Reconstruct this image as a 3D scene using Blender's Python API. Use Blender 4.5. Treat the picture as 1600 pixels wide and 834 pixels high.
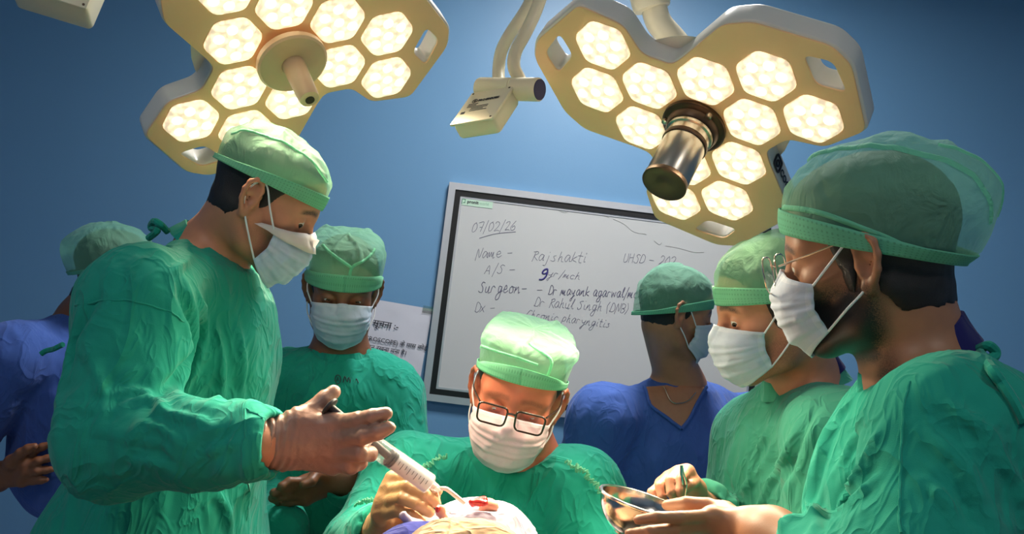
import bpy, math, random
import numpy as np
from mathutils import Matrix, Vector
random.seed(7)
SC = bpy.context.scene
COL = SC.collection
for o_ in list(bpy.data.objects):
    bpy.data.objects.remove(o_)

# ------------------------------------------------------------------ camera
FPX = 1600.0
CAM = np.array([0.0, 0.0, 1.42])
_p, _r = math.radians(4.5), math.radians(7.0)
CF = np.array([0, math.cos(_p), math.sin(_p)])
_R0 = np.array([1.0, 0, 0]); _U0 = np.array([0, -math.sin(_p), math.cos(_p)])
CR = math.cos(_r) * _R0 + math.sin(_r) * _U0
CU = math.cos(_r) * _U0 - math.sin(_r) * _R0
cam_data = bpy.data.cameras.new('camera')
cam_data.sensor_width = 36.0
cam_data.lens = 36.0 * FPX / 1600.0
cam_data.clip_start = 0.02
cam = bpy.data.objects.new('camera', cam_data)
COL.objects.link(cam)
cam.matrix_world = Matrix(((CR[0], CU[0], -CF[0], CAM[0]), (CR[1], CU[1], -CF[1], CAM[1]), (CR[2], CU[2], -CF[2], CAM[2]), (0, 0, 0, 1)))
SC.camera = cam

def at(px, py, d):
    """world point seen at photo pixel (px, py); d is the distance in units of 4/3 metre along the viewing axis"""
    d = d * FPX / 1200.0
    return CAM + d * (CF + CR * (px - 800) / FPX - CU * (py - 417) / FPX)
def cdir(x, y, z):
    v = CR * x + CU * y + CF * z
    return v / np.linalg.norm(v)

# ------------------------------------------------------------------ world, exposure
world = bpy.data.worlds.new('world'); SC.world = world
world.use_nodes = True
world.node_tree.nodes['Background'].inputs[0].default_value = (0.5, 0.6, 0.75, 1)
world.node_tree.nodes['Background'].inputs[1].default_value = 0.05
SC.view_settings.view_transform = 'Standard'
SC.view_settings.look = 'None'
SC.view_settings.exposure = 0.0
SC.view_settings.gamma = 1.0
SC.view_settings.use_curve_mapping = False
SC.cycles.max_bounces = 7; SC.cycles.diffuse_bounces = 4; SC.cycles.glossy_bounces = 3; SC.cycles.transmission_bounces = 4; SC.cycles.transparent_max_bounces = 10
LAMP_WATTS = 66.0         # each of the three lobes of one surgical lamp
CEILING_WATTS = 34.0      # each ceiling panel

def area_light(name, loc, size, watts, color, parent=None, direction=(0, 0, -1)):
    ld = bpy.data.lights.new(name, 'AREA'); ld.shape = 'SQUARE'; ld.size = size
    ld.energy = watts; ld.color = color
    lo = bpy.data.objects.new(name, ld); COL.objects.link(lo)
    lo.location = loc
    lo.rotation_euler = Vector(direction).to_track_quat('-Z', 'Y').to_euler()
    if parent: lo.parent = parent
    return lo

# ------------------------------------------------------------------ materials
def srgb(r, g, b):
    return tuple(((c / 255) / 12.92 if c <= 10 else ((c / 255 + 0.055) / 1.055) ** 2.4) for c in (r, g, b)) + (1.0,)

class NT:
    def __init__(s, name):
        s.m = bpy.data.materials.new(name); s.m.use_nodes = True
        s.t = s.m.node_tree; s.n = s.t.nodes
        s.b = s.n['Principled BSDF']; s.out = s.n['Material Output']
    def add(s, typ, **kw):
        n = s.n.new(typ)
        for k, v in kw.items(): setattr(n, k, v)
        return n
    def link(s, a, b): s.t.links.new(a, b)
    def noise(s, scale, detail=4, rough=0.55, dist=0.0, vec=None):
        n = s.add('ShaderNodeTexNoise')
        n.inputs['Scale'].default_value = scale; n.inputs['Detail'].default_value = detail
        n.inputs['Roughness'].default_value = rough; n.inputs['Distortion'].default_value = dist
        if vec is None: vec = s.coord()
        s.link(vec, n.inputs['Vector']); return n.outputs['Fac']
    def coord(s, kind='Object'):
        if not hasattr(s, 'tc'): s.tc = s.add('ShaderNodeTexCoord')
        return s.tc.outputs[kind]
    def ramp(s, fac, stops):
        r = s.add('ShaderNodeValToRGB')
        while len(r.color_ramp.elements) > 1: r.color_ramp.elements.remove(r.color_ramp.elements[-1])
        r.color_ramp.elements[0].position = stops[0][0]; r.color_ramp.elements[0].color = stops[0][1]
        for p, c in stops[1:]:
            e = r.color_ramp.elements.new(p); e.color = c
        s.link(fac, r.inputs[0]); return r.outputs[0]
    def mix(s, fac, a, b):
        m = s.add('ShaderNodeMix', data_type='RGBA')
        for val, sock in ((fac, m.inputs[0]), (a, m.inputs[6]), (b, m.inputs[7])):
            if isinstance(val, (int, float)): sock.default_value = val
            elif isinstance(val, tuple): sock.default_value = val
            else: s.link(val, sock)
        return m.outputs[2]
    def math(s, op, a, b=0.0, c=None):
        m = s.add('ShaderNodeMath', operation=op)
        for i, v in enumerate((a, b) if c is None else (a, b, c)):
            if isinstance(v, (int, float)): m.inputs[i].default_value = v
            else: s.link(v, m.inputs[i])
        return m.outputs[0]
    def bump(s, height, strength=0.3, dist=0.01, normal=None):
        b = s.add('ShaderNodeBump'); b.inputs['Strength'].default_value = strength
        b.inputs['Distance'].default_value = dist
        s.link(height, b.inputs['Height'])
        if normal is not None: s.link(normal, b.inputs['Normal'])
        return b.outputs[0]
    def base(s, c):
        if isinstance(c, tuple): s.b.inputs['Base Color'].default_value = c
        else: s.link(c, s.b.inputs['Base Color'])
    def set(s, **kw):
        for k, v in kw.items():
            s.b.inputs[k.replace('_', ' ')].default_value = v
        return s

def plain(name, col, rough=0.5, metal=0.0, nz=0.06, scale=30, bump=0.0):
    t = NT(name)
    c2 = tuple(min(1, x * (1 - nz)) for x in col[:3]) + (1,)
    c1 = tuple(min(1, x * (1 + nz)) for x in col[:3]) + (1,)
    f = t.noise(scale)
    t.base(t.mix(f, c2, c1)); t.set(Roughness=rough, Metallic=metal)
    if bump: t.link(t.bump(t.noise(scale * 4), bump, 0.002), t.b.inputs['Normal'])
    return t.m

def fabric(name, col, wr=0.35, var=0.16):
    t = NT(name)
    big = t.noise(5, 3, 0.5, 0.6)
    c2 = tuple(x * (1 - var) for x in col[:3]) + (1,)
    c1 = tuple(min(1, x * (1 + var)) for x in col[:3]) + (1,)
    t.base(t.mix(big, c2, c1)); t.set(Roughness=0.9)
    t.b.inputs['Specular IOR Level'].default_value = 0.06
    t.b.inputs['Sheen Weight'].default_value = 0.12
    t.b.inputs['Sheen Roughness'].default_value = 0.5
    mp = t.add('ShaderNodeMapping'); mp.inputs['Scale'].default_value = (1, 1, 0.55); mp.inputs['Rotation'].default_value = (0.4, 0.3, 0.5)
    t.link(t.coord(), mp.inputs[0])
    def crease(sc, k, dist):
        w1 = t.noise(sc, 2, 0.45, dist, mp.outputs[0])
        r_ = t.math('MAXIMUM', t.math('SUBTRACT', 1.0, t.math('MULTIPLY', t.math('ABSOLUTE', t.math('SUBTRACT', w1, 0.5)), k)), 0.0)
        return t.math('POWER', r_, 1.6)
    n0 = t.bump(crease(7, 9.0, 0.9), wr * 1.1, 0.008)
    n1 = t.bump(crease(19, 8.0, 1.2), wr * 0.9, 0.005, n0)
    weave = t.noise(900, 1)
    n2 = t.bump(weave, 0.18, 0.0015, n1)
    t.link(n2, t.b.inputs['Normal'])
    return t.m

def skin(name, col, dark):
    t = NT(name)
    a = t.add('ShaderNodeAttribute'); a.attribute_name = 'stubble'
    f = t.noise(60, 5)
    c2 = tuple(x * 0.88 for x in col[:3]) + (1,)
    c1 = tuple(min(1, x * 1.1) for x in col[:3]) + (1,)
    b = t.mix(f, c2, c1)
    hairs = t.ramp(t.noise(700, 2, 0.6), [(0.35, (1, 1, 1, 1)), (0.62, (0.55, 0.55, 0.55, 1))])
    fac = t.math('MULTIPLY', a.outputs['Fac'], hairs)
    t.base(t.mix(fac, b, dark)); t.set(Roughness=0.48)
    t.b.inputs['Subsurface Weight'].default_value = 0.08
    t.b.inputs['Subsurface Radius'].default_value = (0.012, 0.005, 0.003)
    t.link(t.bump(t.noise(420, 3), 0.12, 0.001), t.b.inputs['Normal'])
    return t.m

def cap_mat(name, col, clear=0.3):
    """thin non-woven cloth: lets some light and the dark hair beneath show through"""
    t = NT(name)
    n = t.noise(38, 5, 0.65)
    base = t.mix(n, tuple(x * 0.9 for x in col[:3]) + (1,), tuple(min(1, x * 1.06) for x in col[:3]) + (1,))
    t.base(base); t.set(Roughness=0.75)
    t.b.inputs['Sheen Weight'].default_value = 0.15
    mp = t.add('ShaderNodeMapping'); mp.inputs['Scale'].default_value = (1, 1, 0.6)
    t.link(t.coord(), mp.inputs[0])
    w = t.noise(22, 4, 0.55, 1.8, mp.outputs[0])
    ridge = t.math('SUBTRACT', 1.0, t.math('MULTIPLY', t.math('ABSOLUTE', t.math('SUBTRACT', w, 0.5)), 6.0))
    nn = t.bump(ridge, 0.45, 0.004)
    t.link(nn, t.b.inputs['Normal'])
    tl = t.add('ShaderNodeBsdfTranslucent'); t.link(base, tl.inputs[0])
    tr = t.add('ShaderNodeBsdfTransparent'); tr.inputs[0].default_value = (0.9, 1.0, 0.94, 1)
    m1 = t.add('ShaderNodeMixShader'); m1.inputs[0].default_value = 0.22
    t.link(t.b.outputs[0], m1.inputs[1]); t.link(tl.outputs[0], m1.inputs[2])
    m2 = t.add('ShaderNodeMixShader')
    fac = t.math('MULTIPLY', t.math('ADD', t.math('MULTIPLY', n, 0.16), 0.92), clear)
    t.link(fac, m2.inputs[0])
    t.link(m1.outputs[0], m2.inputs[1]); t.link(tr.outputs[0], m2.inputs[2])
    t.link(m2.outputs[0], t.out.inputs[0])
    return t.m

def band_mat(name, col):
    t = NT(name)
    uv = t.coord('UV')
    sp = t.add('ShaderNodeSeparateXYZ'); t.link(uv, sp.inputs[0])
    u = t.math('MULTIPLY', sp.outputs[0], 110.0); v = t.math('MULTIPLY', sp.outputs[1], 5.0)
    du = t.math('SUBTRACT', t.math('FRACT', u), 0.5); dv = t.math('SUBTRACT', t.math('FRACT', v), 0.5)
    r = t.math('SQRT', t.math('ADD', t.math('MULTIPLY', du, du), t.math('MULTIPLY', dv, dv)))
    dot = t.math('LESS_THAN', r, 0.20)
    n = t.noise(45, 4)
    base = t.mix(n, tuple(x * 0.88 for x in col[:3]) + (1,), tuple(min(1, x * 1.1) for x in col[:3]) + (1,))
    t.base(t.mix(dot, base, tuple(x * 0.72 for x in col[:3]) + (1,))); t.set(Roughness=0.8)
    t.link(t.bump(t.noise(40, 4, 0.6, 1.0), 0.35, 0.003), t.b.inputs['Normal'])
    tr = t.add('ShaderNodeBsdfTransparent'); tr.inputs[0].default_value = (0.75, 1.0, 0.85, 1)
    m2 = t.add('ShaderNodeMixShader'); m2.inputs[0].default_value = 0.22
    t.link(t.b.outputs[0], m2.inputs[1]); t.link(tr.outputs[0], m2.inputs[2]); t.link(m2.outputs[0], t.out.inputs[0])
    return t.m

def mask_mat(name, col):
    t = NT(name)
    uv = t.coord('UV')
    sp = t.add('ShaderNodeSeparateXYZ'); t.link(uv, sp.inputs[0])
    eu = t.math('MINIMUM', sp.outputs[0], t.math('SUBTRACT', 1.0, sp.outputs[0]))
    ev = t.math('MINIMUM', sp.outputs[1], t.math('SUBTRACT', 1.0, sp.outputs[1]))
    edge = t.math('MAXIMUM', t.math('LESS_THAN', eu, 0.045), t.math('LESS_THAN', ev, 0.06))
    n = t.noise(30, 4)
    base = t.mix(n, tuple(x * 0.93 for x in col[:3]) + (1,), col)
    t.base(t.mix(t.math('MULTIPLY', edge, 0.4), base, (0.85, 0.88, 0.92, 1))); t.set(Roughness=0.8)
    nn = t.bump(t.noise(26, 4, 0.55, 1.4), 0.35, 0.005)
    st = t.bump(t.math('MULTIPLY', edge, t.noise(700, 1)), 0.4, 0.001, nn)
    t.link(st, t.b.inputs['Normal'])
    tl = t.add('ShaderNodeBsdfTranslucent'); t.link(base, tl.inputs[0])
    m1 = t.add('ShaderNodeMixShader'); m1.inputs[0].default_value = 0.25
    t.link(t.b.outputs[0], m1.inputs[1]); t.link(tl.outputs[0], m1.inputs[2])
    t.link(m1.outputs[0], t.out.inputs[0])
    return t.m

def latex(name, col):
    t = NT(name)
    n = t.noise(25, 4)
    t.base(t.mix(n, tuple(x * 0.86 for x in col[:3]) + (1,), tuple(min(1, x * 1.1) for x in col[:3]) + (1,)))
    t.set(Roughness=0.42)
    t.b.inputs['Subsurface Weight'].default_value = 0.15
    t.b.inputs['Subsurface Radius'].default_value = (0.01, 0.005, 0.003)
    t.link(t.bump(t.noise(70, 4, 0.6, 1.5), 0.3, 0.0025), t.b.inputs['Normal'])
    return t.m

def emit(name, col, strength, pattern=False):
    t = NT(name)
    t.b.inputs['Base Color'].default_value = (0.8, 0.8, 0.8, 1)
    t.b.inputs['Emission Strength'].default_value = strength
    if pattern:
        v = t.add('ShaderNodeTexVoronoi'); v.inputs['Scale'].default_value = 95
        t.link(t.coord(), v.inputs['Vector'])
        f = t.math('MULTIPLY', v.outputs['Distance'], t.math('ADD', t.noise(90, 3), 0.6))
        c = t.ramp(f, [(0.05, col), (0.45, tuple(x * 0.85 for x in col[:3]) + (1,)), (0.85, tuple(x * 0.45 for x in col[:3]) + (1,))])
        t.link(c, t.b.inputs['Emission Color'])
    else:
        t.b.inputs['Emission Color'].default_value = col
    return t.m

def glass_mat(name, tint=(1, 1, 1, 1), clear=0.85):
    t = NT(name)
    g = t.add('ShaderNodeBsdfGlossy'); g.inputs['Roughness'].default_value = 0.02
    tr = t.add('ShaderNodeBsdfTransparent'); tr.inputs[0].default_value = tint
    lw = t.add('ShaderNodeLayerWeight'); lw.inputs[0].default_value = 0.5
    fr = t.math('MULTIPLY', t.math('POWER', lw.outputs['Facing'], 4.0), 0.35)
    mx = t.add('ShaderNodeMixShader')
    t.link(t.math('ADD', fr, 1 - clear - 0.02), mx.inputs[0])
    t.link(tr.outputs[0], mx.inputs[1]); t.link(g.outputs[0], mx.inputs[2])
    t.link(mx.outputs[0], t.out.inputs[0])
    return t.m

# ------------------------------------------------------------------ mesh helpers
def new_mesh(name, V, F, uv=None, smooth=True):
    V = np.asarray(V, dtype=np.float64)
    me = bpy.data.meshes.new(name)
    if isinstance(F, np.ndarray) and F.ndim == 2 and len(F):
        n = F.shape[1]
        me.vertices.add(len(V)); me.vertices.foreach_set('co', V.astype(np.float32).ravel())
        me.loops.add(F.size); me.loops.foreach_set('vertex_index', F.astype(np.int32).ravel())
        me.polygons.add(len(F))
        me.polygons.foreach_set('loop_start', np.arange(0, F.size, n, dtype=np.int32))
        me.update(calc_edges=True)
    else:
        me.from_pydata([tuple(v) for v in V], [], [tuple(int(i) for i in f) for f in F]); me.update()
    me.polygons.foreach_set('use_smooth', np.full(len(me.polygons), bool(smooth)))
    if uv is not None:
        ul = me.uv_layers.new(name='UVMap')
        li = np.zeros(len(me.loops), dtype=np.int32); me.loops.foreach_get('vertex_index', li)
        ul.data.foreach_set('uv', np.asarray(uv, dtype=np.float32)[li].ravel())
    return me

ORG = {}
def obj(name, V, F, material, parent=None, origin=None, uv=None, smooth=True, label=None, cat=None, group=None, kind=None):
    """world-space vertices in, one mesh object out (origin at the thing's base; parts share their thing's origin)"""
    V = np.asarray(V, dtype=np.float64)
    if parent is not None: org = ORG[parent.name]
    else: org = np.asarray(origin if origin is not None else (V.mean(0)[0], V.mean(0)[1], V[:, 2].min()), dtype=float)
    me = new_mesh(name, V - org, F, uv, smooth)
    o = bpy.data.objects.new(name, me); COL.objects.link(o)
    if material: me.materials.append(material)
    if parent is not None: o.parent = parent
    else: o.location = org
    ORG[o.name] = org
    tag(o, label, cat, group, kind)
    return o
def tag(o, label=None, cat=None, group=None, kind=None):
    if label: o['label'] = label
    if cat: o['category'] = cat
    if group: o['group'] = group
    if kind: o['kind'] = kind
    return o
def empty(name, loc, label=None, cat=None, group=None):
    o = bpy.data.objects.new(name, None); COL.objects.link(o); o.location = loc
    o.empty_display_size = 0.05
    ORG[o.name] = np.asarray(loc, dtype=float)
    return tag(o, label, cat, group)

class MB:
    """collects quads/tris into one mesh"""
    def __init__(s): s.V = []; s.F = []
    def add(s, V, F):
        o = len(s.V); s.V += [tuple(v) for v in V]; s.F += [tuple(i + o for i in f) for f in F]; return s
    def box(s, c, size, R=np.eye(3), bev=0.0):
        c = np.asarray(c, float); h = np.asarray(size, float) / 2
        if bev <= 0:
            V = [c + R @ (h * np.array([x, y, z])) for z in (-1, 1) for y in (-1, 1) for x in (-1, 1)]
            F = [(0, 2, 3, 1), (4, 5, 7, 6), (0, 1, 5, 4), (2, 6, 7, 3), (0, 4, 6, 2), (1, 3, 7, 5)]
            return s.add(V, F)
        # chamfered box: loft of rounded rectangles along z
        def rr(sx, sy, r, n=4):
            pts = []
            for qx, qy, a0 in ((1, 1, 0), (-1, 1, 90), (-1, -1, 180), (1, -1, 270)):
                for k in range(n + 1):
                    a = math.radians(a0 + 90 * k / n)
                    pts.append((qx * (sx - r) + r * math.cos(a), qy * (sy - r) + r * math.sin(a)))
            return pts
        rings = []
        for z, ins in ((-h[2], bev), (-h[2] + bev * 0.3, bev * 0.3), (-h[2] + bev, 0), (h[2] - bev, 0), (h[2] - bev * 0.3, bev * 0.3), (h[2], bev)):
            rings.append([c + R @ np.array([x, y, z]) for x, y in rr(h[0] - ins, h[1] - ins, max(bev * 1.2 - ins * 0.5, bev * 0.4))])
        return s.loft(rings, caps=True)
    def loft(s, rings, caps=True, closed=True):
        n = len(rings[0]); V = [p for r in rings for p in r]; F = []
        for i in range(len(rings) - 1):
            for j in range(n if closed else n - 1):
                k = (j + 1) % n
                F.append((i * n + j, i * n + k, (i + 1) * n + k, (i + 1) * n + j))
        if caps:
            F.append(tuple(range(n - 1, -1, -1))); F.append(tuple((len(rings) - 1) * n + j for j in range(n)))
        return s.add(V, F)
    def cyl(s, a, b, r, r2=None, n=24, caps=True):
        return s.loft(rings_along([a, b], [r, r if r2 is None else r2], n), caps)
    def tube(s, pts, r, n=8, caps=True):
        rr = r if hasattr(r, '__len__') else [r] * len(pts)
        return s.loft(rings_along(pts, rr, n), caps)
    def lathe(s, c, axis, prof, n=40, caps=True):
        axis = unit(axis); x, y = perp(axis)
        rings = [[np.asarray(c) + axis * h + (x * math.cos(2 * math.pi * k / n) + y * math.sin(2 * math.pi * k / n)) * r for k in range(n)] for r, h in prof]
        return s.loft(rings, caps)
    def sphere(s, c, r, n=12, R=np.eye(3), sc=(1, 1, 1)):
        V = []; F = []
        c = np.asarray(c, float)
        for i in range(1, n):
            for j in range(2 * n):
                a = math.pi * i / n; b = math.pi * j / n
                V.append(c + R @ (np.array([math.sin(a) * math.cos(b) * sc[0], math.sin(a) * math.sin(b) * sc[1], math.cos(a) * sc[2]]) * r))
        m = 2 * n
        for i in range(n - 2):
            for j in range(m):
                F.append((i * m + j, (i + 1) * m + j, (i + 1) * m + (j + 1) % m, i * m + (j + 1) % m))
        V.append(c + R @ np.array([0, 0, r * sc[2]])); V.append(c - R @ np.array([0, 0, r * sc[2]]))
        for j in range(m):
            F.append((len(V) - 2, j, (j + 1) % m)); F.append((len(V) - 1, (n - 2) * m + (j + 1) % m, (n - 2) * m + j))
        return s.add(V, F)
    def build(s, name, material, parent=None, smooth=True, **kw):
        o = obj(name, s.V, s.F, material, parent, smooth=smooth, **kw)
        if smooth:
            sharp(o.data)
        return o

def sharp(me, ang=40):
    try: me.set_sharp_from_angle(angle=math.radians(ang))
    except Exception: pass
def unit(v):
    v = np.asarray(v, float); return v / (np.linalg.norm(v) + 1e-12)
def perp(a):
    t = np.array([0, 0, 1.0]) if abs(a[2]) < 0.9 else np.array([1.0, 0, 0])
    x = unit(np.cross(t, a)); return x, np.cross(a, x)
def rings_along(pts, rad, n):
    pts = [np.asarray(p, float) for p in pts]; rings = []
    x = None
    for i, p in enumerate(pts):
        if i == 0: t = unit(pts[1] - pts[0])
        elif i == len(pts) - 1: t = unit(pts[-1] - pts[-2])
        else: t = unit(unit(pts[i + 1] - p) + unit(p - pts[i - 1]))
        if x is None: x, y = perp(t)
        else:
            x = unit(x - t * (x @ t)); y = np.cross(t, x)
        rings.append([p + (x * math.cos(2 * math.pi * k / n) + y * math.sin(2 * math.pi * k / n)) * rad[i] for k in range(n)])
    return rings
def smooth_path(P, m=6):
    """Catmull-Rom through the points"""
    P = [np.asarray(p, float) for p in P]
    Q = [2 * P[0] - P[1]] + P + [2 * P[-1] - P[-2]]; out = []
    for i in range(1, len(Q) - 2):
        for k in range(m):
            t = k / m
            out.append(0.5 * (2 * Q[i] + (Q[i + 1] - Q[i - 1]) * t + (2 * Q[i - 1] - 5 * Q[i] + 4 * Q[i + 1] - Q[i + 2]) * t * t + (3 * Q[i] - Q[i - 1] - 3 * Q[i + 1] + Q[i + 2]) * t ** 3))
    out.append(P[-1]); return out

# ------------------------------------------------------------------ noise on arrays
_rng = np.random.RandomState(3)
_perm = np.concatenate([_rng.permutation(256)] * 3)
_grad = _rng.normal(size=(256, 3)); _grad /= np.linalg.norm(_grad, axis=1)[:, None]
def perlin(P):
    P = np.asarray(P, float); I = np.floor(P).astype(int); f = P - I; I &= 255
    u = f * f * f * (f * (f * 6 - 15) + 10); r = 0
    for dx in (0, 1):
        for dy in (0, 1):
            for dz in (0, 1):
                h = _perm[_perm[_perm[(I[:, 0] + dx) & 255] + ((I[:, 1] + dy) & 255)] + ((I[:, 2] + dz) & 255)]
                g = _grad[h]
                d = g[:, 0] * (f[:, 0] - dx) + g[:, 1] * (f[:, 1] - dy) + g[:, 2] * (f[:, 2] - dz)
                w = (u[:, 0] if dx else 1 - u[:, 0]) * (u[:, 1] if dy else 1 - u[:, 1]) * (u[:, 2] if dz else 1 - u[:, 2])
                r = r + w * d
    return r
def ridged(P): return 1 - np.abs(perlin(P)) * 3.2

# ------------------------------------------------------------------ implicit surfaces -> mesh
class Sdf:
    def __init__(s): s.ops = []
    def cap(s, a, b, ra, rb=None, k=0.02, sub=False):
        a = np.asarray(a, float); b = np.asarray(b, float); rb = ra if rb is None else rb
        m = max(ra, rb)
        s.ops.append(('c', (a, b, ra, rb), np.minimum(a, b) - m, np.maximum(a, b) + m, k, sub)); return s
    def ell(s, c, r, R=np.eye(3), k=0.02, sub=False):
        c = np.asarray(c, float); r = np.asarray(r, float) * np.ones(3); m = (np.abs(R) * r).sum(1)
        s.ops.append(('e', (c, r, R), c - m, c + m, k, sub)); return s
    def chain(s, pts, rad, k=0.01):
        for i in range(len(pts) - 1): s.cap(pts[i], pts[i + 1], rad[i], rad[i + 1], k)
        return s
    def bounds(s):
        lo = np.min([o[2] for o in s.ops if not o[5]], axis=0); hi = np.max([o[3] for o in s.ops if not o[5]], axis=0)
        return lo, hi
    def ev(s, P, margin=0.035):
        D = np.full(len(P), 0.5)
        for typ, q, lo, hi, k, sub in s.ops:
            mg = margin + k
            ix = np.nonzero((P[:, 0] > lo[0] - mg) & (P[:, 0] < hi[0] + mg) & (P[:, 1] > lo[1] - mg) & (P[:, 1] < hi[1] + mg) & (P[:, 2] > lo[2] - mg) & (P[:, 2] < hi[2] + mg))[0]
            if not len(ix): continue
            p = P[ix]
            if typ == 'c':
                a, b, ra, rb = q; ab = b - a; L = ab @ ab + 1e-12
                t = np.clip(((p - a) @ ab) / L, 0, 1)
                d = np.linalg.norm(p - a - t[:, None] * ab, axis=1) - (ra + (rb - ra) * t)
            else:
                c, r, R = q; l = (p - c) @ R
                k0 = np.linalg.norm(l / r, axis=1); k1 = np.linalg.norm(l / (r * r), axis=1) + 1e-9
                d = k0 * (k0 - 1) / k1
            D0 = D[ix]
            if sub:
                h = np.maximum(k - np.abs(D0 + d), 0) / k; D[ix] = np.maximum(D0, -d) + h * h * k / 4
            else:
                h = np.maximum(k - np.abs(D0 - d), 0) / k; D[ix] = np.minimum(D0, d) - h * h * k / 4
        return D

def isosurface(fn, lo, hi, h):
    """surface nets on a sparse grid: fn(points) -> signed distance"""
    B = 4
    lo = np.asarray(lo) - 2 * h; n = np.ceil((np.asarray(hi) + 2 * h - lo) / h).astype(int) + 1
    n = (np.ceil(n / B) * B).astype(int); nb = n // B
    g = np.stack(np.meshgrid(*[np.arange(k) for k in nb], indexing='ij'), -1).reshape(-1, 3)
    cd = fn(lo + (g * B + (B - 1) / 2) * h)
    act = np.abs(cd) < B * h * 1.15
    D = np.repeat(np.repeat(np.repeat(cd.reshape(nb).astype(np.float32), B, 0), B, 1), B, 2)
    ga = g[act] * B
    off = np.stack(np.meshgrid(*[np.arange(B)] * 3, indexing='ij'), -1).reshape(-1, 3)
    I = (ga[:, None, :] + off[None]).reshape(-1, 3)
    D[I[:, 0], I[:, 1], I[:, 2]] = fn(lo + I * h)
    S = D < 0
    cnt = np.zeros(tuple(k - 1 for k in D.shape), np.uint8)
    for x in (0, 1):
        for y in (0, 1):
            for z in (0, 1):
                cnt += S[x:D.shape[0] - 1 + x, y:D.shape[1] - 1 + y, z:D.shape[2] - 1 + z]
    ci = np.argwhere((cnt > 0) & (cnt < 8))
    idx = np.full(cnt.shape, -1, np.int32); idx[ci[:, 0], ci[:, 1], ci[:, 2]] = np.arange(len(ci))
    cor = [(x, y, z) for x in (0, 1) for y in (0, 1) for z in (0, 1)]
    val = {c: D[ci[:, 0] + c[0], ci[:, 1] + c[1], ci[:, 2] + c[2]] for c in cor}
    acc = np.zeros((len(ci), 3)); num = np.zeros(len(ci))
    for i, a in enumerate(cor):
        for b in cor[i + 1:]:
            if sum(abs(p - q) for p, q in zip(a, b)) != 1: continue
            va, vb = val[a], val[b]; m = (va < 0) != (vb < 0)
            t = va[m] / (va[m] - vb[m])
            acc[m] += np.array(a) + t[:, None] * (np.array(b) - np.array(a)); num[m] += 1
    V = lo + (ci + acc / num[:, None]) * h
    Q = []
    for ax in range(3):
        u, v = (ax + 1) % 3, (ax + 2) % 3
        sl0 = [slice(1, k - 1) for k in D.shape]; sl1 = list(sl0)
        sl0[ax] = slice(0, D.shape[ax] - 1); sl1[ax] = slice(1, D.shape[ax])
        A = S[tuple(sl0)]; Bv = S[tuple(sl1)]
        e = np.argwhere(A != Bv); st = A[e[:, 0], e[:, 1], e[:, 2]]
        c = e.copy()
        for q in range(3):
            if q != ax: c[:, q] += 1
        def cell(du, dv):
            k = c.copy(); k[:, u] -= du; k[:, v] -= dv
            return idx[k[:, 0], k[:, 1], k[:, 2]]
        q = np.stack([cell(1, 1), cell(0, 1), cell(0, 0), cell(1, 0)], 1)
        q[~st] = q[~st][:, ::-1]
        Q.append(q[(q >= 0).all(1)])
    return V, np.concatenate(Q)

def normals(V, F):
    n = np.cross(V[F[:, 2]] - V[F[:, 0]], V[F[:, 3]] - V[F[:, 1]])
    N = np.zeros_like(V)
    for i in range(4): np.add.at(N, F[:, i], n)
    return N / (np.linalg.norm(N, axis=1)[:, None] + 1e-12)
def relax(V, F, it=2, lam=0.5):
    E = np.concatenate([F[:, [0, 1]], F[:, [1, 2]], F[:, [2, 3]], F[:, [3, 0]]])
    for _ in range(it):
        A = np.zeros_like(V); c = np.zeros(len(V))
        np.add.at(A, E[:, 0], V[E[:, 1]]); np.add.at(c, E[:, 0], 1)
        V = V + lam * (A / np.maximum(c, 1)[:, None] - V)
    return V

# ------------------------------------------------------------------ shared materials
M = {}
def wall_material():
    t = NT('blue_wall_paint')
    f = t.noise(1.3, 3)
    t.base(t.mix(f, srgb(94, 138, 176), srgb(100, 144, 182))); t.set(Roughness=0.42)
    t.link(t.bump(t.noise(140, 4), 0.08, 0.002), t.b.inputs['Normal'])
    return t.m
M['wall'] = wall_material()
M['floor'] = plain('grey_vinyl_floor', srgb(150, 155, 158), 0.35, scale=6)
M['ceiling'] = plain('white_ceiling_paint', srgb(225, 228, 230), 0.8)
M['baseboard'] = plain('dark_blue_skirting', srgb(50, 80, 115), 0.4)
M['cream'] = plain('lamp_face_glow_tint', srgb(255, 208, 154), 0.38, nz=0.02)  # warm lens glow and bounce painted into the face colour
M['housing'] = plain('white_lamp_housing', srgb(226, 220, 208), 0.3, nz=0.02)
M['ivory'] = plain('ivory_metal', srgb(228, 216, 184), 0.35, nz=0.03)
M['lens'] = emit('lamp_lens', (1.0, 0.76, 0.45, 1), 1.5, True)
M['led'] = emit('lamp_led', (1.0, 0.86, 0.60, 1), 1.9)
M['tan_plastic'] = plain('warm_tan_plastic', srgb(226, 188, 146), 0.35, nz=0.03)
M['steel'] = plain('brushed_steel', srgb(190, 180, 165), 0.28, 1.0, nz=0.05)
M['bronze'] = plain('dark_bronze_metal', srgb(82, 64, 50), 0.42, 0.8)
M['black'] = plain('black_plastic', srgb(22, 22, 24), 0.35)
M['navy'] = plain('navy_plastic', srgb(20, 24, 78), 0.65)
M['alu'] = plain('anodised_aluminium', srgb(198, 200, 206), 0.32, 0.6)
M['board'] = plain('whiteboard_enamel', srgb(184, 185, 185), 0.22, nz=0.03, scale=3)
M['ink'] = plain('violet_grey_marker', srgb(98, 96, 116), 0.6)
M['ink_blue'] = plain('blue_marker', srgb(58, 52, 120), 0.6)
M['scuff'] = plain('faded_marker_streak', srgb(140, 138, 136), 0.6)
M['green_print'] = plain('green_print', srgb(40, 120, 90), 0.5)
M['pale_green_print'] = plain('pale_green_print', srgb(176, 204, 184), 0.5)
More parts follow.
